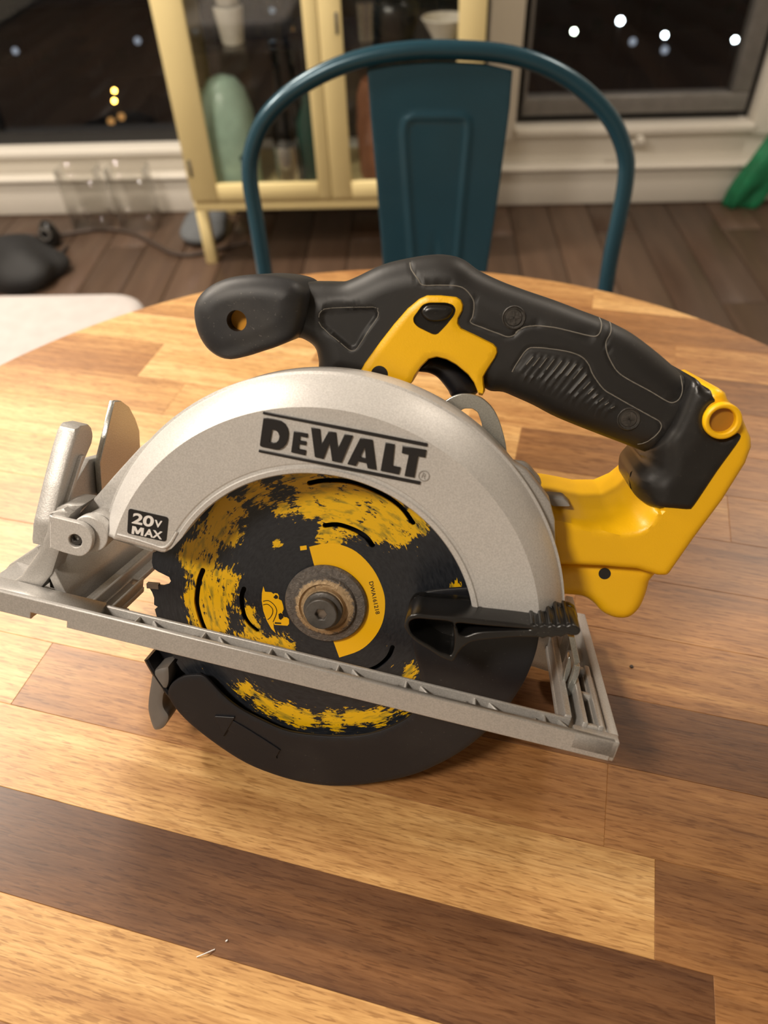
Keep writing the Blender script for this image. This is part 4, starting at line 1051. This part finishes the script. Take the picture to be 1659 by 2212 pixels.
# ---- shoe
def ubox(u0, u1, v0, v1, w0, w1, bev=0.0006): return box(u0 * 1e-3, u1 * 1e-3, v0 * 1e-3, v1 * 1e-3, w0 * 1e-3, w1 * 1e-3, bev * 1, 2)
def UVX(poly, a, b_): return plate(poly, a, b_, [], 0.4)
shoe = P('shoe', join([
    # front beam: floor, front face, rear lip
    ubox(-103, 128.5, -23.5, -20.8, 18.5, 29), plate([(-150, -24.9), (-119.5, -24.9), (-119.5, -21.8), (-103.5, -21.8), (-103.5, -24.9), (128.5, -24.9), (128.5, -15.2), (-150, -15.2)], 27.8, 30.4, [], 0.5), ubox(-104.0, 112, -23.5, -16.2, 18.5, 20.2),
    plate([(-150, -24.9), (-119.6, -24.9), (-119.6, -21.9), (-101, -21.9), (-92, -21.9), (-92, -15.4), (-150, -15.4)], 18.6, 28, [], 0.3),
    # right end
    ubox(108.5, 130.5, -24.9, -22.0, -86, 30), ubox(121.5, 130.4, -23, -16.4, -20, 30.4), ubox(109.0, 112.2, -23, -15.0, -86, 19.5),
    ubox(112.0, 130.5, -23, -15.2, 24.5, 30.4),
    # left floor
    UVX([(-126, 2), (-124, 4), (-112, -16), (-106, -22), (-114, -22)], -58, 17),
    ubox(-150, -97, -24.9, -21.6, -20, 19), ubox(-146, -94, -24.9, -21.6, -92, -18), ubox(-97.5, -89, -24.9, -22.0, -14, 19), ubox(-97.5, -86, -24.9, -22.0, 8, 19),
]), M['plate'], None, 'cast grey base plate')
for u0 in (115.5, 122.0):
    P('rail', ubox(u0, u0 + 2.4, -23, -13.2, -24, 24.8), M['plate'], shoe)
for w0 in (-24, -2, 22): P('rail_bridge', ubox(116, 124, -22.5, -14.4, w0, w0 + 2.6), M['plate'], shoe)
P('slot_floor', ubox(117.5, 122.5, -22.4, -21.4, -24, 24), M['darksteel'], shoe)
for i in range(7):
    u0 = -76 + i * 29.5
    P('cross_rib', join([xf(ubox(-0.6, 0.6, -22, -17.3, 19.6, 28.6), Matrix.Translation((u0 * 1e-3, 0, 0)) ),
                         xf(ubox(-0.5, 0.5, -22, -17.6, -4.6, 4.6, 0.0004), Matrix.Translation(((u0 + 9) * 1e-3, 0, 0.0238)) @ Matrix.Rotation(math.radians(38), 4, 'Y')),
                         xf(ubox(-0.5, 0.5, -22, -18.6, -4.4, 4.4, 0.0004), Matrix.Translation(((u0 - 7) * 1e-3, 0, 0.0242)) @ Matrix.Rotation(math.radians(-55), 4, 'Y'))]), M['plate'], shoe)
P('long_rib', ubox(-99.5, -98.0, -22, -16.5, -62, 18.8), M['plate'], shoe)
P('long_rib', ubox(-91.0, -89.6, -22.5, -17.5, -14, 19), M['plate'], shoe)
P('rear_plate', join([ubox(-145, 130, -24.9, -22.0, -96, -78), ubox(-50, 60, -24.9, -22.0, -80, -34)]), M['plate'], shoe)
# right upright and lock bolts
P('side_wall', ubox(126.5, 131, -24, -15.4, -86, 25), M['plate'], shoe)
P('rear_bracket', join([inflate(D['rear_cast'], -58, 6, 3, step=2), ubox(112, 116, -23, 4, -60, -38)]), M['plate'], shoe)
P('lock_washer', plate(catmull(D['washer_arc'], 3, True), -13, -8, [], 0.4), M['zinc'], shoe, 'bright steel washer edge')
P('lock_lever', join([plate(round_poly(D['lock_strip'], 0.5), -11, -7, [], 0.3), plate(round_poly(D['lock_tab'], 0.6), -8, -4.5, [], 0.4)]), M['zinc'], shoe, 'bright steel depth lock lever')

# ---- left hinge, bevel quadrant
hinge = P('hinge_bracket', join([plate(catmull(D['tab'], 3, True), 17.4, 20.2, [circle(D['tab_pts'][0][0], D['tab_pts'][0][1], 2.9, 20)], 0.5)]), M['silver'], None, 'light grey hinge tab at the front of the saw')
hp_ = D['tab_pts'][0]
P('hinge_pin', join([plate(circle(hp_[0] - 0.8, hp_[1] + 0.4, 3.0, 24), 12, 18.8, [circle(hp_[0] - 0.8, hp_[1] + 0.4, 1.5, 6)], 0.2), plate(circle(hp_[0] - 0.8, hp_[1] + 0.4, 2.6, 20), 11, 13)]), M['darksteel'], hinge, 'dark hollow hinge pin')
c_ = D['tab_pts'][2]
P('hinge_knuckle', join([plate(circle(c_[0], c_[1], 8.2, 36), 11.5, 16.8, [], 0.6), plate(circle(c_[0] + 0.6, c_[1] + 0.3, 7.6, 36), 1, 11, [], 0.4)]), M['silver'], hinge)
P('front_arm', join([inflate(D['arm'], 12.5, 5.5, 0.9, step=2, smooth=False), inflate(D['arm_back'], 6, 8, 1, step=2, smooth=False)]), M['plate'], None, 'curved cast arm rising from the shoe')
P('shoe_fin', inflate(D['fin'], -12, 4, 1, step=2, smooth=False), M['plate'], None)
# plates that stand square to the shoe: outlines given in (v, w), thickness along u
SQ = Matrix(((0, 0, 1, 0), (1, 0, 0, 0), (0, 1, 0, 0), (0, 0, 0, 1)))     # plate x->v, y->w, z->u
quad = [(59.6, -30), (58.6, -37), (54, -46), (46.5, -54), (39, -60), (28, -63), (14, -58), (10, -40), (14, -24), (32.4, -19.5), (45, -24.5)]
P('bevel_quadrant', xf(plate(quad, -120.6, -118.0, [], 0.3), SQ), M['zinc'], None, 'flat bevel quadrant plate')
bar_ = [(52.5, 0.5), (53.5, -3), (52.6, -10), (49.5, -14), (44, -15), (36, -8), (22, 3), (8, 12), (4, 18), (14, 17), (30, 11), (44, 5)]
P('bevel_post', xf(inflate(bar_, -123.6, 4.2, 0.9, step=1.8, smooth=False), SQ), M['plate'], None, 'upright cast bevel post')
P('post_rib', xf(plate([(40, -2), (40, -5), (12, 12), (10, 13), (12, 14)], -119.6, -117.6, [], 0.3), SQ), M['plate'], None)
P('rear_web', xf(plate([(34, -16), (30, -48), (6, -56), (-6, -20), (8, 6), (22, 0)], -125, -121.5, [], 0.3), SQ), M['plate'], None)
P('bevel_knob', xf(inflate([(34.5, -21), (33, -27), (21, -14), (22.5, -7)], -131.0, 3.0, 0.8, step=2, smooth=False), SQ), M['black'], None, 'dark bevel knob edge')
P('cross_cast', join([xf(plate([(3, 14), (4, -60), (-20, -62), (-20, 10)], -123.0, -119, [], 0.3), SQ)]), M['plate'], None)

# ---- handle
grooves = [(D['seamA'], 0.5), (D['seamB'], 0.5), (D['seamC'], 0.6), (D['seamD'], 0.5)]
G_ = [np.array(catmull(g, 4)) for g, _ in grooves]
tri = np.array(D['tri']); ribs = [np.array(D['ribs'][i:i + 2]) for i in range(0, len(D['ribs']), 2)]
gc = np.array(catmull(D['seamC'] + [D['seamC'][0]], 3))
def handle_relief(Pn, d):
    h = np.zeros(len(Pn))
    for g in G_: h -= 0.6 * np.exp(-(seg_dist(Pn, g, False) / 0.5) ** 2)
    ins = inpoly(Pn, tri); dt = seg_dist(Pn, tri)
    h -= np.where(ins, np.clip(dt / 1.2, 0, 1) * 2.0, 0)
    h += np.where(ins, 0, 0.0)
    for rb in ribs: h += 0.7 * np.exp(-(seg_dist(Pn, rb, False) / 0.62) ** 2)
    return h
shell_me = inflate(D['shell'], -38, 19, 11, step=0.95, relief=handle_relief, sharp=60)
hd = P('handle', shell_me, M['rubber'], None, 'black rubber overmoulded rear handle')
from mathutils.bvhtree import BVHTree
bm = bmesh.new(); bm.from_mesh(shell_me); bvh = BVHTree.FromBMesh(bm); bm.free()
def surf(u_, v_, lift=0.0):
    h = bvh.ray_cast(Vector((u_ * 1e-3, v_ * 1e-3, 0.03)), Vector((0, 0, -1)))
    return None if h[0] is None else Vector((h[0].x, h[0].y, h[0].z + lift))
def line_on(poly, r, lift):
    q = [surf(a[0], a[1], lift) for a in resample(poly, 0.9, False)]
    q = [a for a in q if a is not None]
    return tube(q, r, 6) if len(q) > 2 else None
for g in G_:
    me = line_on([tuple(a) for a in g], 0.00024, 0.00002)
    if me: P('seam', me, M['dust'], hd, 'dusty seam line')
for rb in ribs:
    a, b_ = rb
    me = line_on([tuple(a), tuple(a + (b_ - a) * 0.45)], 0.00016, -0.00002)
    if me: P('grip_ridge', me, M['dust'], hd)
me = line_on([tuple(a) for a in catmull(D['tri'], 2, True)], 0.0002, -0.0001)
if me: P('recess_edge', me, M['dust'], hd)
for sx_, sy_ in D['screws']:
    s0 = surf(sx_, sy_)
    sc = P('screw', xf(lathe([(0, 0.0005), (0.0031, 0.0005), (0.0034, 0.0), (0.0040, 0.0001), (0.0044, 0.0006), (0.0047, 0.0002), (0.0047, -0.002), (0, -0.002)], 28), Matrix.Translation(s0)), M['screw'], hd, 'steel screw in a round recess')
    for a in (0.3, 0.3 + math.pi / 2):
        x0 = Matrix.Translation(s0 + Vector((0, 0, 0.0005))) @ Matrix.Rotation(a, 4, 'Z')
        me = xf(box(-0.0024, 0.0024, -0.0004, 0.0004, -0.0002, 0.0003), x0)
        sc.data = join([sc.data, me]); sc.data.materials.clear(); sc.data.materials.append(M['screw'])
# yellow insert round the lock-off button
well = np.array(D['lock_well'])
P('yellow_insert', inflate(D['insert'], -38, 21.0, 2.2, step=1.3, holes=[resample(round_poly(D['inserth'], 1.0), 0.8)], smooth=False), M['yellow'], None, 'yellow clamshell insert around the switch')
P('lock_well', plate(round_poly(D['lock_well'], 1.0), -21, -18.6), M['gloss'], None)
btn = inflate(D['lock_btn'], -18.0, 2.4, 2.4, step=0.8)
P('lock_off_button', btn, M['gloss'], None, 'glossy black oval lock-off button')
P('trigger', inflate(D['trigger'], -38, 10, 6, step=1.4), M['guardblack'], None, 'dark curved trigger')
hx = D['ins_hole'][0]
P('insert_hole', plate(circle(hx[0], hx[1], 3.6, 24), -17.2, -16.9), M['black'], None)
# battery end
def boot_relief(Pn, d):
    a, b_ = (np.array(q_) for q_ in D['crease']); t_ = (b_ - a) / np.linalg.norm(b_ - a)
    s_ = (Pn[:, 0] - a[0]) * t_[1] - (Pn[:, 1] - a[1]) * t_[0]
    dl = seg_dist(Pn, np.array(D['boot_left']), False)
    e_ = 1 - np.clip(dl / 13.0, 0, 1)
    return -np.clip(s_ * BS, 0, 40) ** 1.2 * 0.13 - 15 * (1 - np.sqrt(np.maximum(0, 1 - e_ ** 2)))
BS = 1
P('battery_boot', inflate(D['boot'], -38, 26, 4.5, step=1.4, relief=boot_relief), M['bootrub'], None, 'smooth black boot at the battery end')
ye = np.array(catmull(D['yedge'], 4))
ytop = np.array(D['yellow'][:9])
def yellow_relief(Pn, d):
    dt = seg_dist(Pn, ytop, False); de = seg_dist(Pn, ye, False)
    f = de / (de + dt + 1e-6)                     # 0 on the edge line, 1 on the far outline
    yl_ = np.interp(Pn[:, 0], ye[:, 0], ye[:, 1])
    above = (Pn[:, 1] > yl_) & (Pn[:, 0] < ye[-1, 0] + 1.5)
    return np.where(above, -24 * f ** 1.3, 0)
yh = P('yellow_housing', inflate(D['yellow'], -43, 29.5, 3.5, step=1.6, smooth=False, relief=yellow_relief), M['yellow'], None, 'yellow battery end housing')
P('yellow_foot', inflate(D['yfoot'], -40, 20, 6, step=2.0), M['yellow'], None, 'rounded yellow lower foot')
fp = D['yfoot_pts']
P('foot_screw_hole', plate(circle(fp[0][0], fp[0][1], 2.6, 20), -20.2, -19.7), M['black'], None)
P('red_foot_tip', xf(lathe([(0, 0), (0.003, 0), (0.0035, 0.003), (0, 0.004)], 16), Matrix.Translation((fp[1][0] * 1e-3, fp[1][1] * 1e-3, -0.038))), M['red'], None)
ys = D['yscrew'][0]
P('screw_boss', plate(circle(ys[0], ys[1], 7.2, 40), -30, -9.5, [circle(ys[0] - 0.3, ys[1] + 0.2, 4.9, 32)], 0.8), M['yellow'], None, 'yellow ring around a screw hole')
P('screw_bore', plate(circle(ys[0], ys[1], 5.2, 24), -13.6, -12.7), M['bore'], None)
P('vent_strip', plate(round_poly(D['vent'], 1.0), -32, -21), M['grey'], None, 'grey strip on the yellow housing')
# front handle
khc = D['knobh'][0]
kn = P('front_handle', inflate(D['knob'], -31, 25, 8.5, step=1.2, holes=[circle(khc[0], khc[1], 4.2, 26)], sharp=60), M['knobrub'], None, 'dusty black rubber front handle')
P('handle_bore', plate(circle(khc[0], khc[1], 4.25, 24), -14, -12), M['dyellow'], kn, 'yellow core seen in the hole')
